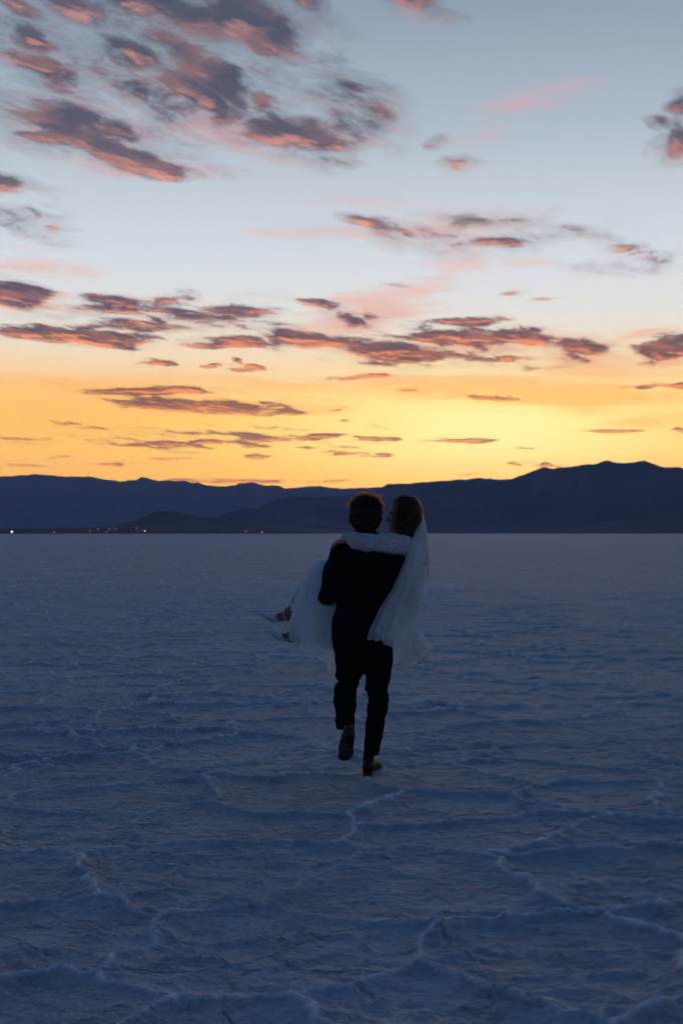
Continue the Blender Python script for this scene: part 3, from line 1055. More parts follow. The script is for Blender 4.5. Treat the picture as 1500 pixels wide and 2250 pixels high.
def hair_strand_mat(name, c):
    """hair scatters light mostly onwards, so that it glows against the light"""
    m, t, out = new_mat(name)
    tcn = t.node('ShaderNodeTexCoord').outputs['Object']
    cc = t.mix(t.noise(tcn, 70.0, 3.0), tuple(q * .7 for q in c), tuple(q * 1.3 for q in c))
    d = t.node('ShaderNodeBsdfDiffuse'); t.l.new(cc, d.inputs[0])
    rf = t.node('ShaderNodeBsdfRefraction'); rf.inputs['Color'].default_value = (.95, .74, .60, 1)
    rf.inputs['Roughness'].default_value = .62; rf.inputs['IOR'].default_value = 1.15
    gl_ = t.node('ShaderNodeBsdfGlossy'); gl_.inputs[0].default_value = (.40, .32, .26, 1); gl_.inputs['Roughness'].default_value = .4
    mx = t.node('ShaderNodeMixShader'); mx.inputs[0].default_value = 0.62
    t.l.new(d.outputs[0], mx.inputs[1]); t.l.new(rf.outputs[0], mx.inputs[2])
    m2 = t.node('ShaderNodeMixShader'); m2.inputs[0].default_value = 0.08
    t.l.new(mx.outputs[0], m2.inputs[1]); t.l.new(gl_.outputs[0], m2.inputs[2])
    t.l.new(m2.outputs[0], out.inputs[0])
    return m


M['strand_dark'] = hair_strand_mat('brown_strands', (0.075, 0.050, 0.032))
M['strand_light'] = hair_strand_mat('light_brown_strands', (0.11, 0.076, 0.050))


def lace_material():
    m, t, out = new_mat('white_lace')
    tcn = t.node('ShaderNodeTexCoord').outputs['Object']
    wob = t.node('ShaderNodeTexNoise'); t.put(wob.inputs['Vector'], tcn); wob.inputs['Scale'].default_value = 9.0
    vec = t.vmath('ADD', tcn, t.vmath('MULTIPLY', t.vmath('SUBTRACT', wob.outputs[1], (0.5, 0.5, 0.5)), (0.05, 0.05, 0.05)))
    v2 = t.node('ShaderNodeTexVoronoi', feature='F1'); t.put(v2.inputs['Vector'], vec); v2.inputs['Scale'].default_value = 11.0
    thread = 0.0
    for r_ in (.30, .50, .57):
        thread = t.math('MAXIMUM', thread, t.remap(t.math('ABSOLUTE', t.math('SUBTRACT', v2.outputs['Distance'], r_)), 0.026, 0.010))
    net = t.remap(t.noise(tcn, 160.0, 2.0), 0.42, 0.58)
    c = t.mix(t.math('MULTIPLY', net, 0.4), (0.40, 0.35, 0.36), (0.52, 0.49, 0.51))
    c = t.mix(t.math('MULTIPLY', thread, 0.65), c, (0.80, 0.80, 0.83))
    principled(t, out, c, 0.75, 0.2, 0.0, thread, 0.6, 0.004)
    return m


M['lace'] = lace_material()
M['tulle'] = cloth_sheer('white_tulle', (0.86, 0.88, 0.89), 0.50, 0.50, 30.0, 0.15)
M['veil_net'] = cloth_sheer('veil_net', (0.90, 0.92, 0.93), 0.40, 0.52, 16.0, 0.07)
M['hem_net'] = cloth_sheer('hem_net', (0.80, 0.80, 0.80), 0.22, 0.5, 60.0, 0.4)


def lining_mat():
    m, t, out = new_mat('skirt_lining')
    tcn = t.node('ShaderNodeTexCoord').outputs['Object']
    n = t.noise(tcn, 12.0, 4.0)
    c = t.mix(n, (0.80, 0.83, 0.84), (0.88, 0.90, 0.91))
    d = t.node('ShaderNodeBsdfDiffuse'); t.l.new(c, d.inputs[0])
    tr = t.node('ShaderNodeBsdfTranslucent'); t.l.new(c, tr.inputs[0])
    mx = t.node('ShaderNodeMixShader'); mx.inputs[0].default_value = 0.40
    t.l.new(d.outputs[0], mx.inputs[1]); t.l.new(tr.outputs[0], mx.inputs[2])
    t.l.new(mx.outputs[0], out.inputs[0])
    return m


M['lining'] = lining_mat()


# ------------------------------------------------------------------ heads and hands
def head_parts(c, fwd, up, s=1.0):
    fwd = np.array(fwd, float); fwd /= np.linalg.norm(fwd)
    up = np.array(up, float); up = up - fwd * (up @ fwd); up /= np.linalg.norm(up)
    lf = np.cross(up, fwd)
    c = np.array(c, float)
    Ax = np.stack([fwd, lf, up])

    def L(f, l, u):
        return c + s * (f * fwd + l * lf + u * up)

    def E_(p, r):
        return ell(L(*p), [q * s for q in r], Ax)
    solid = [E_((-.012, 0, .03), (.097, .076, .094)), (E_((.034, 0, -.042), (.060, .056, .078)), .03 * s),
             (E_((.040, 0, -.088), (.050, .042, .030)), .03 * s), (E_((.076, 0, -.104), (.018, .018, .015)), .02 * s),
             (cap(L(.086, 0, .006), L(.110, 0, -.030), .007 * s, .0105 * s), .014 * s),
             (E_((.098, 0, -.036), (.012, .017, .008)), .01 * s),
             (E_((.080, 0, .022), (.018, .050, .012)), .015 * s),
             (E_((.094, 0, -.060), (.010, .022, .006)), .007 * s), (E_((.091, 0, -.072), (.010, .019, .0065)), .007 * s),
             (E_((.058, .040, -.030), (.026, .022, .022)), .02 * s), (E_((.058, -.040, -.030), (.026, .022, .022)), .02 * s),
             (E_((-.004, .074, -.012), (.018, .012, .030)), .012 * s), (E_((-.004, -.074, -.012), (.018, .012, .030)), .012 * s)]
    f0 = union(solid)
    eyes = [L(.072, .031, -.001), L(.072, -.031, -.001)]
    so = [ell(L(.092, q, -.001), [.016 * s, .016 * s, .010 * s], Ax) for q in (.031, -.031)]

    def f(X, Y, Z):
        d = f0(X, Y, Z)
        for g in so:
            d = -smin(-d, g(X, Y, Z), .010 * s)
        return d
    return f, L, eyes, (fwd, lf, up)


def hand(wrist, along, palm_n, s=1.0, curl=0.5, side=1):
    """palm, four fingers of different lengths and a thumb; fingers bend towards palm_n"""
    a = np.array(along, float); a /= np.linalg.norm(a)
    n = np.array(palm_n, float); n = n - a * (n @ a); n /= np.linalg.norm(n)
    w = np.cross(n, a) * side
    o = np.array(wrist, float)
    fs = [ell(o + a * .048 * s, (.052 * s, .040 * s, .016 * s), np.stack([a, w, n]))]
    for k, (lw, ln) in enumerate(((.030, .072), (.011, .080), (-.009, .074), (-.028, .058))):
        p = o + a * .088 * s + w * lw * s
        th = curl * (0.5 + 0.08 * k)
        pts = [p]
        for j, q in enumerate((.42, .33, .25)):
            dirn = a * math.cos(th) + n * math.sin(th)
            p = p + dirn * ln * q * s
            pts.append(p); th += curl * 0.75
        fs.append((chain(pts, [.0090 * s, .0085 * s, .0078 * s, .0068 * s]), .006))
    p = o + a * .022 * s + w * .034 * s
    q = p + (a * .6 + w * .7 + n * .35) * .034 * s
    r = q + (a * .85 + w * .25 + n * .45) * .030 * s
    fs.append((chain([p, q, r], [.013 * s, .0105 * s, .0085 * s]), .010))
    return union(fs, .01)


def shoe_frame(heel, toe, up):
    h = np.array(heel, float); a = np.array(toe, float) - h; a /= np.linalg.norm(a)
    n = np.array(up, float); n = n - a * (n @ a); n /= np.linalg.norm(n)
    return h, a, np.cross(n, a), n


def outline_solid(pts, z0, z1, fr, bev=0.002):
    """flat plate of a given outline (l, w) between two heights, edges rounded off"""
    h, a, w, n = fr
    pts = np.array(pts, float); c = pts.mean(0)
    rings = [(z0, 0.93), (z0 + bev, 1.0), (z1 - bev, 1.0), (z1, 0.95)]
    v = []; f = []; k = len(pts)
    for (z, sc) in rings:
        for p in c + (pts - c) * sc:
            v.append(h + a * p[0] + w * p[1] + n * z)
    for r in range(3):
        for i in range(k):
            j = (i + 1) % k
            f.append((r * k + i, r * k + j, (r + 1) * k + j, (r + 1) * k + i))
    f.append(tuple(range(k))[::-1]); f.append(tuple(range(3 * k, 4 * k)))
    return v, f


def foot_outline(L=.29, W=.10, side=1, n=44):
    us = [0, .04, .12, .25, .42, .58, .72, .84, .93, .98, 1.0]
    hw = [0, .20, .30, .325, .315, .38, .47, .46, .37, .22, 0]
    pts = []
    for i in range(n):
        t = 2 * math.pi * i / n
        u = .5 - .5 * math.cos(t)
        half = W * float(np.interp(u, us, hw))
        pts.append((u * L, half * (1 if math.sin(t) > 0 else -1) + side * .008 * math.sin(u * math.pi)))
    out = [pts[0]]
    for p in pts[1:]:
        if (p[0] - out[-1][0]) ** 2 + (p[1] - out[-1][1]) ** 2 > 1e-7:
            out.append(p)
    return out


def mens_shoe(heel, toe, up, side, parent):
    fr = shoe_frame(heel, toe, up)
    h, a, w, n = fr
    Lc = lambda l, q, u: h + a * l + w * q + n * u
    Ax = np.stack([a, w, n])
    up_f = union([ell(Lc(.055, 0, .052), (.050, .036, .050), Ax), (ell(Lc(.13, 0, .050), (.085, .038, .040), Ax), .03),
                  (ell(Lc(.205, .003 * side, .036), (.082, .046, .026), Ax), .03)], .03)

    def f(X, Y, Z):
        u = (X - h[0]) * n[0] + (Y - h[1]) * n[1] + (Z - h[2]) * n[2]
        return np.maximum(up_f(X, Y, Z), .016 - u)
    c = Lc(.145, 0, .05)
    o = field_part('shoe', f, c - .2, c + .2, .0055, M['leather'], parent)
    v, q = outline_solid(foot_outline(.290, .104, side), .006, .017, fr)
    link('sole', make_mesh('sole', v, q), M['sole'], o)
    v, q = outline_solid([p for p in foot_outline(.290, .100, side) if p[0] < .075] , -.012, .0055, fr)
    link('heel', make_mesh('heel', v, q), M['leather'], o)
    return o


# ------------------------------------------------------------------ person carrying the other
foot0 = P(812, 1702, 0.0)
groom = empty('person', (foot0[0], DIST, 0.0), label='person in a black suit seen from behind, walking and carrying the other', category='person')

hc = P(803, 1130, 0.005)
g_head, g_L, g_eyes, g_ax = head_parts(hc, (0.22, 1, -0.02), (0, 0, 1), 1.0)
ls, rs = P(742, 1212, -.005), P(865, 1224, -.005)
le, re_ = P(716, 1310, -.02), P(884, 1312, .02)
lw_, rw_ = P(742, 1298, .27), P(862, 1300, .30)
g_body = union([g_head,
    (cap(g_L(-.03, 0, -.06), P(803, 1182, -.03), .056, .062), .03),
    (stack([(1186, 775, 832, -.02, .07), (1200, 750, 858, -.02, .09), (1250, 752, 860, -.01, .10), (1320, 754, 848, .0, .095), (1380, 748, 846, .01, .11), (1430, 750, 848, .01, .11), (1460, 752, 846, .01, .10)]), .03),
    (chain([ls, le, lw_], [.046, .038, .027]), .03), (chain([rs, re_, rw_], [.046, .038, .027]), .03),
    (hand(lw_, (-.12, 1, .05), (0.1, 0, 1), 1.0, .55, -1), .015), (hand(rw_, (.12, 1, .25), (-.2, 0, 1), 1.0, .5, 1), .015),
    (chain([P(772, 1440, .02), P(765, 1505, .05), P(760, 1548, .01), P(764, 1595, -.115), P(766, 1616, -.20)], [.080, .048, .044, .028, .026]), .02),
    (chain([P(832, 1440, 0), P(829, 1540, -.01), P(812, 1655, -.02), P(808, 1684, -.01)], [.080, .048, .030, .026]), .03)], .03)
field_part('body', g_body, (-.26, DIST - .36, .06), (.5, DIST + .55, 1.83), .0075, M['skin'], groom)
for e_ in g_eyes:
    v, f = lathe([(.003, -.0115), (.008, -.008), (.0115, 0), (.008, .008), (.003, .0115)], 10)
    link('eye', make_mesh('eye', np.array(v) + e_, f), M['eye'], groom)

# jacket
jk = union([stack([(1170, 780, 828, -.015, .062), (1180, 759, 849, -.018, .082), (1192, 741, 866, -.02, .10), (1215, 735, 875, -.02, .118), (1250, 738, 874, -.012, .128),
                   (1300, 741, 868, 0, .122), (1330, 739, 864, .008, .118), (1355, 734, 861, .01, .122), (1379, 730.5, 861, .01, .128), (1410, 732, 862, .01, .130), (1436, 735.5, 862, .01, .128)], 2.35),
            (chain([ls, le], [.060, .050]), .035), (chain([rs, re_], [.060, .050]), .035)], .03)
jk2 = union([jk, (chain([le, lw_ + (0, -.05, 0)], [.050, .040]), .02), (chain([re_, rw_ + (0, -.05, 0)], [.050, .040]), .02)], .02)
jk3 = folds(jk2, .0065, 26.0, 4, (1.2, .8, 1.0))


def jacket_f(X, Y, Z):
    d = jk3(X, Y, Z)
    # vent in the middle of the back and the open neck
    cx = P(799, 1420)[0]
    vent = np.maximum(np.abs(X - cx) - .003, np.maximum(Z - P(0, 1392)[2], Y - (DIST - .05)))
    d = np.maximum(d, -vent)
    neck = cap(P(803, 1150, -.03), P(803, 1180, -.0), .064, .060)(X, Y, Z)
    return np.maximum(d, -neck)


jacket = field_part('jacket', jacket_f, (-.26, DIST - .22, P(0, 1445)[2]), (.5, DIST + .36, P(0, 1160)[2]), .0065, M['suit'], groom)
# collar of the jacket: a folded band round the neck
th = np.linspace(-.25 * np.pi, 1.25 * np.pi, 40)
rows_ = []
for (r_, py, dd) in ((.064, 1166, 0), (.068, 1164, -.002), (.080, 1178, -.006), (.086, 1184, -.008)):
    c = P(803, py, -.022)
    rows_.append(np.stack([c[0] - r_ * np.cos(th), c[1] - r_ * 1.02 * np.sin(th), np.full_like(th, c[2]) - .035 * np.clip(-np.sin(th), 0, 1)], -1))
link('collar', make_mesh('collar', np.concatenate(rows_), grid_faces(40, 4)), M['suit'], jacket)
rows_ = []
for (r_, py) in ((.060, 1160), (.062, 1160), (.064, 1172)):
    c = P(803, py, -.02)
    rows_.append(np.stack([c[0] - r_ * np.cos(th), c[1] - r_ * np.sin(th), np.full_like(th, c[2]) - .03 * np.clip(-np.sin(th), 0, 1)], -1))
link('shirt_collar', make_mesh('shirt_collar', np.concatenate(rows_), grid_faces(40, 3)), M['shirt'], groom)

# trousers
tl = stack([(1436, 738, 802, .01, .115), (1470, 736, 799, .03, .11), (1484, 736, 796, .04, .10), (1490, 738, 791, .045, .096), (1496, 743.5, 788.5, .05, .092), (1501, 739, 789, .05, .092), (1507, 734.5, 787, .048, .092),
            (1515, 734, 783.5, .042, .09), (1535, 733, 783.5, .02, .088), (1548, 733.5, 782.5, 0, .084), (1560, 736, 781, -.03, .078), (1572, 738.5, 780, -.055, .072), (1584, 738, 779, -.085, .068), (1596, 737, 777.5, -.115, .066), (1601, 741, 777, -.125, .064)])
tr_ = stack([(1436, 797, 862, 0, .118), (1455, 799, 861, 0, .115), (1477, 801, 859.5, 0, .11), (1491, 805, 858, 0, .105), (1503, 803.5, 855, 0, .10), (1511, 801, 852.5, 0, .097), (1515, 802, 851.5, 0, .096), (1521, 807.5, 851, 0, .095),
             (1541, 807, 854.5, -.01, .092), (1552, 806.5, 852.5, -.015, .088), (1565, 805.5, 848.6, -.02, .085), (1587, 803, 845, -.02, .08), (1613, 801, 841, -.02, .075), (1638, 800, 836.5, -.02, .07), (1657, 799.5, 832, -.02, .066)])
tp = stack([(1416, 738, 858, .01, .118), (1440, 738, 860.5, .01, .122), (1468, 737.5, 860, .01, .116), (1478, 742, 856, .01, .10)])
tr_all = folds(union([tl, (tr_, .004), (tp, .012)], .01), .0030, 34.0, 9, (.8, .8, 1.5))
field_part('trousers', tr_all, (-.06, DIST - .22, P(0, 1664)[2]), (.37, DIST + .16, P(0, 1415)[2]), .006, M['trouser'], groom)
# socks
field_part('sock', chain([P(765, 1590, -.12), P(766, 1604, -.16), P(767, 1618, -.225)], [.040, .036, .038]), P(730, 1640, -.34), P(800, 1570, 0), .005, M['sock'], groom)
field_part('sock', chain([P(812, 1645, -.02), P(809, 1666, -.018), P(808, 1686, -.01)], [.038, .035, .038]), P(770, 1700, -.12), P(850, 1630, .1), .005, M['sock'], groom)
# shoes: the rear one has left the ground with its sole to the camera
mens_shoe(P(769, 1610, -.285), P(754, 1676, -.085), (0, .62, .78), -1, groom)
hs = P(804, 1700, -.075); hs[2] = .016
ts = P(830, 1700, .2); ts[2] = .016
mens_shoe(hs, ts, (0, 0, 1), 1, groom)

# hair: cap and loose waves
hair_rows = [(1088, 794, 812, -.005, .035), (1092, 783, 823, -.008, .066), (1098, 776, 830, -.01, .085), (1108, 770, 835, -.012, .10), (1120, 767, 838, -.014, .108), (1134, 766.5, 839.5, -.016, .11),
             (1146, 768, 837, -.02, .10), (1156, 773, 831, -.03, .082), (1163, 779, 826, -.035, .065), (1168, 784, 822, -.04, .05)]
hcap = folds(stack(hair_rows), .006, 95.0, 21)


def hair_f(X, Y, Z):
    d = hcap(X, Y, Z)
    # free the face in front
    t = (X - hc[0]) * g_ax[0][0] + (Y - hc[1]) * g_ax[0][1]
    return np.maximum(d, np.minimum(t - .045, .0 + (hc[2] + .045 - Z)) * 1.0)


hair = field_part('hair', hair_f, P(755, 1180, -.15), P(850, 1078, .14), .005, M['hair_dark'], groom)


def scatter_strands(n, surf, origin, outward, length, seed, curl=1.0, seg=9, rad=.0011, gravity=0.5, lift=.3):
    r = np.random.default_rng(seed)
    pts, nor = surf
    k = r.integers(0, len(pts), n)
    p = pts[k].copy(); nn = nor[k]
    rnd = r.normal(size=(n, 3)); rnd /= np.linalg.norm(rnd, axis=1, keepdims=True)
    tang = rnd - nn * (rnd * nn).sum(1, keepdims=True)
    tang[:, 2] -= gravity
    tang -= nn * (tang * nn).sum(1, keepdims=True)
    tang /= np.linalg.norm(tang, axis=1, keepdims=True) + 1e-9
    bit = np.cross(nn, tang)
    L = r.uniform(length[0], length[1], n)[:, None]
    ph = r.uniform(0, 6.28, n)[:, None]; fr = r.uniform(2.0, 5.0, n)[:, None] * curl
    am = r.uniform(.002, .009, n)[:, None] * curl
    li = (r.uniform(.0, 1.0, n) ** 2)[:, None] * lift
    out = []
    for j in range(seg):
        t = j / (seg - 1)
        q = p + tang * L * t + nn * (L * li * math.sin(t * 2.2) + am * np.sin(fr * t + ph) * t) + bit * am * np.cos(fr * t * 1.3 + ph) * t * 1.6 - nn * .003
        q = q + np.array([0, 0, -1.0]) * (gravity * .25 * L * t * t)
        out.append(q)
    poly = np.stack(out, 1)
    rads = rad * np.linspace(1, .35, seg)[None, :] * r.uniform(.6, 1.3, n)[:, None]
    return poly, rads


def mesh_surface(o):
    me = o.data
    n = len(me.vertices)
    co = np.empty(n * 3); me.vertices.foreach_get('co', co)
    no = np.empty(n * 3); me.vertices.foreach_get('normal', no)
    return co.reshape(-1, 3), no.reshape(-1, 3)


def near(poly, rads, f, limit, extra=None):
    """keep the strands that stay close to the head"""
    d = f(poly[..., 0], poly[..., 1], poly[..., 2]).max(1)
    ok = d < limit
    if extra is not None:
        ok &= ~extra(poly).any(1)
    return poly[ok], rads[ok]


gs = mesh_surface(hair)
pa, ra = scatter_strands(3000, gs, None, None, (.025, .05), 5, 1.0, 8, .0010, .6, .16)
pa, ra = near(pa, ra, hcap, .011)
top = gs[0][:, 2] > P(0, 1112)[2]
pb, rb = scatter_strands(900, (gs[0][top], gs[1][top]), None, None, (.02, .045), 6, 1.6, 8, .0011, .0, .75)
Va, Fa = tubes(np.concatenate([pa, pb]), np.concatenate([ra, rb]))
# blown-up locks at the crown
lk = []
r5 = np.random.default_rng(31)
for (x0, y0, x1, y1, x2, y2) in ((810, 1094, 806, 1082, 811, 1076), (813, 1093, 815, 1083, 808, 1078), (826, 1098, 832, 1084, 841, 1082), (828, 1099, 838, 1090, 840, 1084),
                                 (832, 1106, 843, 1098, 836, 1091), (836, 1112, 846, 1106, 848, 1101), (780, 1098, 772, 1096, 768, 1102), (775, 1104, 768, 1104, 766, 1110), (818, 1092, 822, 1084, 818, 1079)):
    for k in range(5):
        j = r5.normal(size=6) * 1.3
        tt = np.linspace(0, 1, 12)[:, None]
        a, b, c = P(x0 + j[0], y0 + j[1], -.01), P(x1 + j[2], y1 + j[3], -.01 + .006 * j[4]), P(x2 + j[4], y2 + j[5], -.01 + .006 * j[2])
        lk.append((1 - tt) ** 2 * a + 2 * tt * (1 - tt) * b + tt ** 2 * c + .0018 * np.sin(tt * 14 + j[0]) * np.array([1, .4, .3]))
lk = np.array(lk)
Vl, Fl = tubes(lk, np.tile(.0010 * np.linspace(1, .4, 12), (len(lk), 1)))
link('hair_strands', make_mesh('hair_strands', np.concatenate([Va, Vl]), np.concatenate([Fa, Fl + len(Va)])), M['strand_dark'], hair, kind='stuff')

# ------------------------------------------------------------------ person being carried
bride = empty('person', (P(880, 1330, .25)[0], DIST + .25, P(0, 1400)[2]), label='person in a white dress and long veil, carried in the arms of the other', category='person')
bh = P(885, 1132, .10)
b_head, b_L, b_eyes, b_ax = head_parts(bh, (-1, .16, -.02), (.04, 0, 1), .93)
sh_l, sh_r = P(893, 1200, .055), P(905, 1198, .36)
el_l = P(846, 1193, -.150); wr_l = P(768, 1185, -.125)
pel = P(878, 1330, .26); chest = P(899, 1225, .21)
kn_l, kn_r = P(709, 1254, .24), P(706, 1251, .36)
an_l, an_r = P(646, 1390, .24), P(634, 1346, .47)
el_r, wr_r = P(872, 1262, .42), P(815, 1228, .33)
b_body = union([b_head, (cap(b_L(-.03, 0, -.07), P(899, 1186, .18), .047, .052), .03),
    (ell(chest, (.10, .15, .15)), .04), (cap(chest, pel, .10, .12), .04), (ell(pel, (.13, .16, .12)), .04),
    (chain([sh_l, el_l, wr_l], [.043, .036, .025]), .03), (chain([sh_r, el_r, wr_r], [.043, .036, .025]), .03),
    (hand(wr_l, (-1, .42, -.22), (.1, .5, -1), .92, .38, 1), .012), (hand(wr_r, (-1, -.2, .3), (0, -1, 0), .92, .3, -1), .012),
    (chain([pel + (-.05, -.07, -.01), kn_l, an_l], [.082, .056, .031]), .03), (chain([pel + (-.05, .07, -.01), kn_r, an_r], [.082, .056, .031]), .03),
    (chain([an_l, an_l + (-.015, 0, -.035)], [.031, .030]), .02), (chain([an_r, an_r + (-.015, 0, -.03)], [.031, .030]), .02),
    (chain([an_l + (-.02, 0, -.03), P(612, 1400, .233)], [.030, .025]), .02), (chain([an_r + (-.02, 0, -.02), P(600, 1358, .458)], [.030, .025]), .02)], .03)
field_part('body', b_body, (-.52, DIST - .26, .82), (.66, DIST + .62, 1.84), .0065, M['skin_light'], bride)
for e_ in b_eyes:
    v, f = lathe([(.003, -.0105), (.0075, -.007), (.0105, 0), (.0075, .007), (.003, .0105)], 10)
    link('eye', make_mesh('eye', np.array(v) + e_, f), M['eye'], bride)

# bodice with lace sleeves
sleeve = chain([sh_l + (0, 0, 0), P(872, 1197, -.085), P(845, 1194, -.150), P(812, 1193, -.160), P(782, 1187, -.142), P(762, 1181, -.112)], [.066, .064, .062, .062, .052, .034])
bd = union([ell(chest, (.112, .165, .165)), (cap(chest, pel + (0, 0, .06), .112, .115), .04), (sleeve, .03),
            (chain([sh_r, el_r, wr_r], [.062, .055, .036]), .03)], .03)
bd = folds(bd, .0045, 42.0, 14)


def bodice_f(X, Y, Z):
    d = bd(X, Y, Z)
    neck = cap(b_L(-.03, 0, -.05), P(899, 1192, .17), .055, .062)(X, Y, Z)
    d = np.maximum(d, -neck)
    # keep clear of his neck and back
    return d


bodice = field_part('bodice', bodice_f, (-.06, DIST - .28, P(0, 1345)[2]), (.66, DIST + .56, P(0, 1150)[2]), .006, M['lace'], bride)
# feathery fringe along the sleeve
bs = mesh_surface(bodice)
sel = (bs[0][:, 1] < DIST + .02) & (bs[1][:, 2] < .25) & (bs[0][:, 0] < P(900, 0)[0])
pf, rf = scatter_strands(1500, (bs[0][sel], bs[1][sel]), None, None, (.008, .02), 8, .6, 5, .0008, .6, .6)
sel2 = (bs[0][:, 1] < DIST + .02) & (bs[1][:, 2] >= .25) & (bs[0][:, 0] < P(900, 0)[0])
pf2, rf2 = scatter_strands(500, (bs[0][sel2], bs[1][sel2]), None, None, (.006, .012), 9, .6, 5, .0007, .0, .7)
Vf, Ff = tubes(np.concatenate([pf, pf2]), np.concatenate([rf, rf2]))
link('sleeve_fringe', make_mesh('sleeve_fringe', Vf, Ff), M['tulle'], bodice, kind='stuff')


# skirt: lining over the lap, hanging panels and net hems
def drape(rows, nth, nt, pleats, amp, hem, seed, top_amp=.1, open_gap=0.0, start=0.0, arc=2 * np.pi):
    r = np.random.default_rng(seed)
    py = np.array([q[0] for q in rows], float)
    th_ = start + np.linspace(0, arc, nth, endpoint=abs(arc - 2 * np.pi) > 1e-6)
    ph = r.uniform(0, 6.28, 4)
    pl = [pleats, pleats * 1.7, pleats * .5, pleats * 2.6]
    th_w = th_ + .45 * np.sin(th_ * 2 + ph[0]) + .25 * np.sin(th_ * 3 + ph[2])
    wob = sum(a_ * np.sin(np.round(f_) * th_w + p_) for a_, f_, p_ in zip((1, .35, .8, .12), pl, ph))
    out = []
    for i in range(nt):
        t = i / (nt - 1)
        bottom = hem(th_)                      # py of the hem at each angle
        yy = py[0] + (bottom - py[0]) * t
        xl = np.interp(yy, py, [q[1] for q in rows]); xr = np.interp(yy, py, [q[2] for q in rows])
        dc = np.interp(yy, py, [q[3] for q in rows]); hd = np.interp(yy, py, [q[4] for q in rows])
        k = amp * (top_amp + (1 - top_amp) * t ** 1.3) * wob
        D = DIST + dc
        cxm = ((xl + xr) / 2 - 750) * D / FPX; aa = (xr - xl) / 2 * D / FPX
        x = cxm + (aa + k * .35) * np.cos(th_)
        y = D + (hd + k) * np.sin(th_)
        z = CAM_H + (1172 - yy) * D / FPX
        z = np.broadcast_to(z, x.shape) + .004 * np.sin(5 * th_ + 9 * t + ph[1]) * t
        out.append(np.stack([x, y, z], -1))
    Vv = np.concatenate(out)
    return Vv, grid_faces(nth, nt, abs(arc - 2 * np.pi) < 1e-6)


def join(parts):
    vs, fs, o = [], [], 0
    for (v, f) in parts:
        vs.append(v); fs.append(f + o); o += len(v)
    return np.concatenate(vs), np.concatenate(fs)


lap = union([ell(pel + (-.02, 0, 0), (.125, .17, .14)), (chain([pel + (-.05, -.07, 0), kn_l + (.015, 0, -.01)], [.10, .075]), .05), (chain([pel + (-.05, .07, 0), kn_r + (.015, 0, -.012)], [.11, .072]), .05)], .05)
lap = folds(lap, .006, 24.0, 17)
lv, lf_ = nets(lap, (-.25, DIST + .02, 1.0), (.66, DIST + .60, 1.46), .008)

# near curtain over the knees
rowsB = [(1232, 703, 715, .27, .04), (1236, 696, 722, .27, .08), (1244, 687.5, 735, .28, .11), (1258, 678, 748, .28, .14), (1280, 665, 758, .28, .155), (1305, 654.5, 764, .28, .165), (1330, 648, 766, .28, .17),
         (1360, 641, 768, .28, .175), (1385, 633, 768, .28, .175), (1405, 634, 768, .28, .175), (1430, 640, 768, .28, .175)]
hemB = lambda t_: 1413 + 8 * np.cos(t_) - 12 * np.clip(-np.cos(t_), 0, 1) ** 2 + 3.0 * np.sin(5 * t_ + 1) + 2 * np.sin(11 * t_)
dB = drape(rowsB, 220, 60, 6, .024, hemB, 3, .03)
# far curtain over the other shin
rowsA = [(1234, 702, 714, .40, .03), (1242, 687, 722, .40, .05), (1260, 673, 730, .42, .06), (1285, 655, 730, .44, .075), (1310, 639.5, 728, .46, .085), (1330, 630, 726, .47, .09), (1350, 631, 726, .47, .09), (1372, 640, 726, .47, .09)]
hemA = lambda t_: 1356 - 22 * np.clip(-np.cos(t_), 0, 1) + 6 * np.sin(4 * t_)
dA = drape(rowsA, 120, 44, 8, .010, hemA, 5)
skirt = link('skirt', make_mesh('skirt', *join([(lv, lf_), dB, dA])), M['lining'], bride)
# longer net under the near curtain, and the train that hangs at his other side
rowsC = [(1300, 700, 768, .30, .15), (1400, 700, 770, .30, .16), (1425, 712, 772, .30, .15), (1470, 717, 772, .30, .13), (1500, 720, 772, .30, .12)]
hemC = lambda t_: 1474 + 7 * np.sin(3 * t_ + 2) + 4 * np.sin(9 * t_)
dC = drape(rowsC, 160, 50, 11, .016, hemC, 7)
rowsB2 = [(q[0], q[1] - 1.5, q[2] + 2, q[3], q[4] + .012) for q in rowsB]
hemB2 = lambda t_: hemB(t_) + 4 + 3 * np.sin(17 * t_)
dB2 = drape(rowsB2, 220, 60, 7, .026, hemB2, 4, .03)
link('tulle_layer', make_mesh('tulle_layer', *join([dC, dB2])), M['tulle'], skirt)
rowsD = [(1318, 842, 908, .26, .16), (1355, 838, 911, .26, .18), (1375, 836, 917, .26, .19), (1395, 834, 930, .26, .19), (1420, 834, 945, .26, .19), (1440, 834, 940, .26, .18), (1460, 834, 912, .26, .17), (1480, 834, 892, .26, .16), (1500, 834, 884, .26, .15)]
hemD = lambda t_: 1468 + 10 * np.sin(2 * t_ + 2.4) + 7 * np.sin(5 * t_ + .6) + 3 * np.sin(13 * t_) - 26 * np.clip(np.cos(t_), 0, 1) ** 2
dD = drape(rowsD, 220, 60, 9, .026, hemD, 11)
rowsD2 = [(q[0], q[1], q[2] - 12, q[3], q[4] * .85) for q in rowsD]
dD2 = drape(rowsD2, 180, 50, 8, .022, lambda t_: hemD(t_) - 26 + 6 * np.sin(4 * t_), 12)
link('tulle_train', make_mesh('tulle_train', *join([dD, dD2])), M['tulle'], skirt)
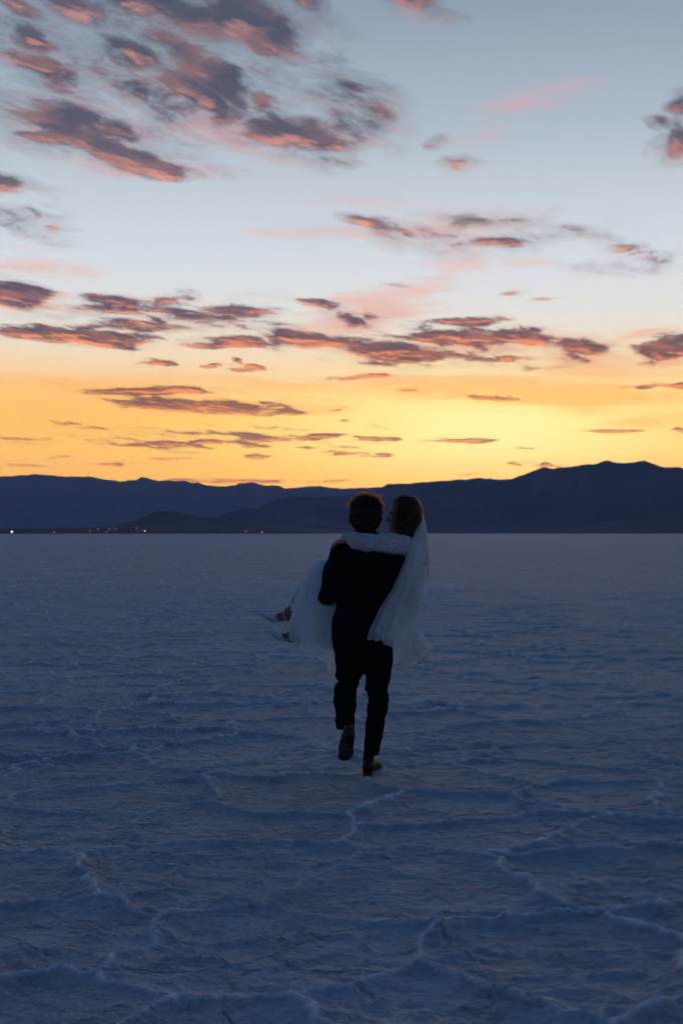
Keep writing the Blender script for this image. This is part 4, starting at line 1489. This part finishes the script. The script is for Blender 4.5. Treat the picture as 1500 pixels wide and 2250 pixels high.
# scalloped lace edge along the hem of the train
rowsE = [(1352, 900, 911, .20, .10), (1375, 892, 919, .20, .11), (1400, 888, 936, .20, .12), (1420, 886, 950, .20, .12), (1440, 886, 944, .20, .11), (1460, 880, 914, .20, .11), (1490, 864, 902, .20, .11)]
hemE = lambda t_: 1447 + 18 * np.sin(2 * t_ + 2.2) + 7 * np.sin(7 * t_) - 18 * np.clip(np.cos(t_), 0, 1) ** 2
dE = drape(rowsE, 200, 40, 8, .020, hemE, 19)
link('lace_hem', make_mesh('lace_hem', *dE), M['hem_net'], skirt)


def hem_cord(d, nth, nt, r=.0022):
    ring = d[0].reshape(nt, nth, 3)[-1]
    poly = np.concatenate([ring, ring[:1]])[None]
    return tubes(poly, np.full((1, nth + 1), r))


link('hem_cord', make_mesh('hem_cord', *join([hem_cord(dE, 200, 40), hem_cord(dD, 220, 60), hem_cord(dC, 160, 50, .0018)])), M['satin'], skirt)

# veil
vt = [(1137, 924, 930, .115, .15), (1143, 921, 933, .09, .165), (1152, 917, 936, .06, .185), (1183, 907, 939, -.02, .21), (1232, 889, 939.5, -.115, .19), (1262, 876, 936, -.15, .15),
      (1293, 862, 931, -.175, .10), (1336, 834, 924, -.195, .03), (1385, 811, 918, -.21, -.03), (1425, 801, 916, -.21, -.07)]
vpy = np.array([q[0] for q in vt], float)


def veil_sheet(ns, nt, seed, off, hem, amp, s0=0.0, s1=1.0):
    r = np.random.default_rng(seed)
    s = np.linspace(s0, s1, ns)
    ph = r.uniform(0, 6.28, 5)
    out = []
    hy = hem(s)
    for i in range(nt):
        t = (i / (nt - 1)) ** .9
        yy = vpy[0] + (hy - vpy[0]) * t
        c = [np.interp(yy, vpy, [q[k] for q in vt]) for k in (1, 2, 3, 4)]
        w = np.clip((yy - 1137) / 270, 0, 1)
        sw = s + .06 * np.sin(s * 7 + ph[3]) + .03 * np.sin(3 * t + 9 * s)
        wave = 1.3 * np.sin(sw * 9 + ph[0] + .6 * t) + .30 * np.sin(sw * 21 + ph[1] + .8 * t) + .9 * np.sin(sw * 5 + ph[2] - 1.2 * t) + .16 * np.sin(sw * 47 + ph[3])
        px = c[0] + (c[1] - c[0]) * s + amp * 60 * w * np.sin(s * 17 + ph[4] + t) * np.sin(np.pi * np.clip(s, 0, 1)) * .8
        dd = c[2] + (c[3] - c[2]) * s ** 1.3 - .055 * np.sin(np.pi * s) * np.clip((yy - 1150) / 60, 0, 1) + amp * (.12 + .9 * w) * wave + off
        D = DIST + dd
        out.append(np.stack([(px - 750) * D / FPX, D, CAM_H + (1172 - yy) * D / FPX], -1))
    return np.concatenate(out), grid_faces(ns, nt)


hem1 = lambda s: np.interp(s, [0, .12, .28, .36, .46, .60, .68, .80, .90, 1.0], [1404, 1407, 1408, 1416, 1420, 1421, 1404, 1396, 1378, 1350]) + 1.5 * np.sin(s * 40)
hem2 = lambda s: np.interp(s, [0, .25, .5, .75, 1.0], [1380, 1398, 1410, 1402, 1352]) + 3 * np.sin(s * 22)
veil = link('veil', make_mesh('veil', *veil_sheet(150, 110, 3, 0.0, hem1, .016)), M['veil_net'], bride)
link('veil_layer', make_mesh('veil_layer', *veil_sheet(130, 100, 8, .035, hem2, .016, .12, 1.0)), M['veil_net'], veil)
cb = P(926, 1139, .12)
v, f = lathe([(.004, -.03), (.009, -.022), (.011, 0), (.009, .022), (.004, .03)], 10)
cbm = Matrix.Translation(Vector(cb)) @ Matrix.Rotation(R(75), 4, 'X')
link('comb', make_mesh('comb', [cbm @ Vector(q) for q in v], f), M['satin'], veil)

# hair of the carried person
bh_rows = [(1085.5, 887, 893, .10, .012), (1088, 880, 900, .10, .04), (1092, 870, 910, .10, .07), (1099, 863, 917, .10, .085), (1110, 861, 923, .10, .095), (1122, 863, 926.5, .10, .10), (1136, 866, 927, .10, .10), (1150, 864, 923, .10, .095),
           (1163, 860, 916, .09, .09), (1174, 859, 911, .08, .085), (1183, 862, 905, .07, .07), (1188, 868, 898, .06, .05)]
bcap = folds(union([stack(bh_rows), (chain([P(905, 1165, .17), P(918, 1220, .24), P(926, 1270, .26)], [.05, .05, .02]), .03)], .03), .005, 70.0, 33, (1, 1, .45))


def bhair_f(X, Y, Z):
    d = bcap(X, Y, Z)
    q = [(X - bh[0]) * b_ax[i][0] + (Y - bh[1]) * b_ax[i][1] + (Z - bh[2]) * b_ax[i][2] for i in range(3)]
    # face window: in front, below the hair line
    face = np.maximum(.050 + .05 * np.clip(q[2], -.02, .1) / .1 - q[0], q[2] - .080)
    return np.maximum(d, -face)


bhair = field_part('hair', bhair_f, P(835, 1290, -.03), P(945, 1078, .34), .005, M['hair_light'], bride)
hs_ = mesh_surface(bhair)
clear = (hs_[0][:, 0] > P(866, 0)[0]) | (hs_[0][:, 2] < P(0, 1158)[2]) | (hs_[0][:, 2] > P(0, 1098)[2])
on_face = lambda q: (q[..., 0] < P(864.5, 0, .1)[0]) & (q[..., 2] > P(0, 1160, .1)[2]) & (q[..., 2] < P(0, 1106, .1)[2])
up_ = (hs_[0][:, 2] > P(0, 1185)[2]) & clear
pa, ra = scatter_strands(6500, (hs_[0][up_], hs_[1][up_]), None, None, (.03, .10), 15, .6, 9, .0010, 3.0, .05)
pa, ra = near(pa, ra, bcap, .010, on_face)
tp_ = (hs_[0][:, 2] > P(0, 1150)[2]) & (hs_[0][:, 0] > P(872, 0)[0])
pb, rb = scatter_strands(2000, (hs_[0][tp_], hs_[1][tp_]), None, None, (.04, .10), 16, .7, 9, .0009, 2.2, .16)
pb, rb = near(pb, rb, bcap, .022, on_face)
lk = []
r6 = np.random.default_rng(77)
for k in range(70):        # blown strands behind the veil
    x0 = r6.uniform(918, 930); y0 = r6.uniform(1130, 1175); d0 = r6.uniform(.14, .24)
    x1 = r6.uniform(930, 942); y1 = y0 + r6.uniform(50, 70); x2 = r6.uniform(926, 944); y2 = y1 + r6.uniform(30, 60)
    tt = np.linspace(0, 1, 14)[:, None]
    a, b, c = P(x0, y0, d0), P(x1, y1, d0 + .03), P(x2, y2, d0 + .04)
    lk.append((1 - tt) ** 2 * a + 2 * tt * (1 - tt) * b + tt ** 2 * c + .006 * np.sin(tt * r6.uniform(6, 12) + k) * tt * np.array([1, .5, 0]))
for k in range(60):        # wavy lock in front of the ear and on the shoulder
    x0 = r6.normal(866, 3); x1 = r6.normal(869, 3); x2 = r6.normal(862, 4)
    tt = np.linspace(0, 1, 14)[:, None]
    a, b, c = P(x0, 1104, .10 - .085), P(x1, 1140, -.005), P(x2, r6.uniform(1165, 1184), .0)
    lk.append((1 - tt) ** 2 * a + 2 * tt * (1 - tt) * b + tt ** 2 * c + .006 * np.sin(tt * 9 + .3 * r6.normal()) * tt * np.array([1, .3, 0]))
lk = np.array(lk)
V1, F1 = tubes(np.concatenate([pa, pb]), np.concatenate([ra, rb]))
V2, F2 = tubes(lk, np.tile(.0011 * np.linspace(1, .5, 14), (len(lk), 1)))
link('hair_strands', make_mesh('hair_strands', np.concatenate([V1, V2]), np.concatenate([F1, F2 + len(V1)])), M['strand_light'], bhair, kind='stuff')


# pointed white shoes
def pump(heel, toe, up, parent, sag=.040):
    h = np.array(heel, float); L = np.linalg.norm(np.array(toe) - h)
    fr = shoe_frame(heel, toe, up); h, a, w, n = fr
    bend = lambda l: -sag * (l / .58 if l < .58 else (1 - l) / .42) if 0 < l < 1 else 0.0
    Lc = lambda l, q, u: h + a * l * L + w * q + n * (u + bend(l))
    # upper: pointed box, open towards the instep
    secs = [(.52, .037, .060, .000), (.58, .040, .056, .000), (.70, .036, .045, .0), (.81, .027, .032, .0), (.90, .016, .020, .0), (.97, .007, .009, .001), (1.0, .002, .003, .002)]
    vs = []; n_ = 20
    for (l, hw, hh, u0) in secs:
        for k in range(n_):
            t = 2 * math.pi * k / n_
            back = .06 * max(0, -math.sin(t)) if l < .55 else 0      # throat line curves back along the sides
            vs.append(Lc(l - back * 1.6, hw * math.cos(t), u0 + hh * .5 + hh * .55 * math.sin(t)))
    o = link('shoe', make_mesh('shoe', np.array(vs), grid_faces(n_, len(secs), True)), M['satin'], parent)
    # sole under the whole foot, bent at the ball, rising to the heel
    st = [(0, .018), (.06, .023), (.12, .024), (.24, .022), (.36, .021), (.48, .030), (.58, .037), (.70, .034), (.80, .026), (.90, .015), (.98, .004)]
    sv = []
    for (l, hw) in st:
        for (q, u) in ((-hw, .002), (-hw, -.005), (hw, -.005), (hw, .002)):
            sv.append(Lc(l, q, u))
    sf = [tuple(f) for f in grid_faces(4, len(st), True)] + [(3, 2, 1, 0), tuple(range(4 * len(st) - 4, 4 * len(st)))]
    link('sole', make_mesh('sole', sv, sf), M['satin'], o)
    # stiletto and ankle strap
    p0 = Lc(.06, 0, -.004); p1 = Lc(.05, 0, -.070)
    Vh, Fh = tubes(np.stack([p0 + (p1 - p0) * t for t in np.linspace(0, 1, 6)])[None], np.array([[.012, .008, .006, .005, .0045, .005]]), 8)
    link('heel', make_mesh('heel', Vh, Fh), M['satin'], o)
    ring = np.array([Lc(.33 + .05 * math.sin(t), .036 * math.cos(t), .040 + .036 * math.sin(t)) for t in np.linspace(0, 2 * math.pi, 25)])
    Vs, Fs = tubes(ring[None], np.full((1, 25), .0042), 6)
    link('strap', make_mesh('strap', Vs, Fs), M['strap'], o)
    return o


pump(P(662, 1404, .238), P(580, 1386, .225), (.12, .12, 1), bride)
pump(P(650, 1362, .47), P(565, 1349, .44), (.12, .12, 1), bride)
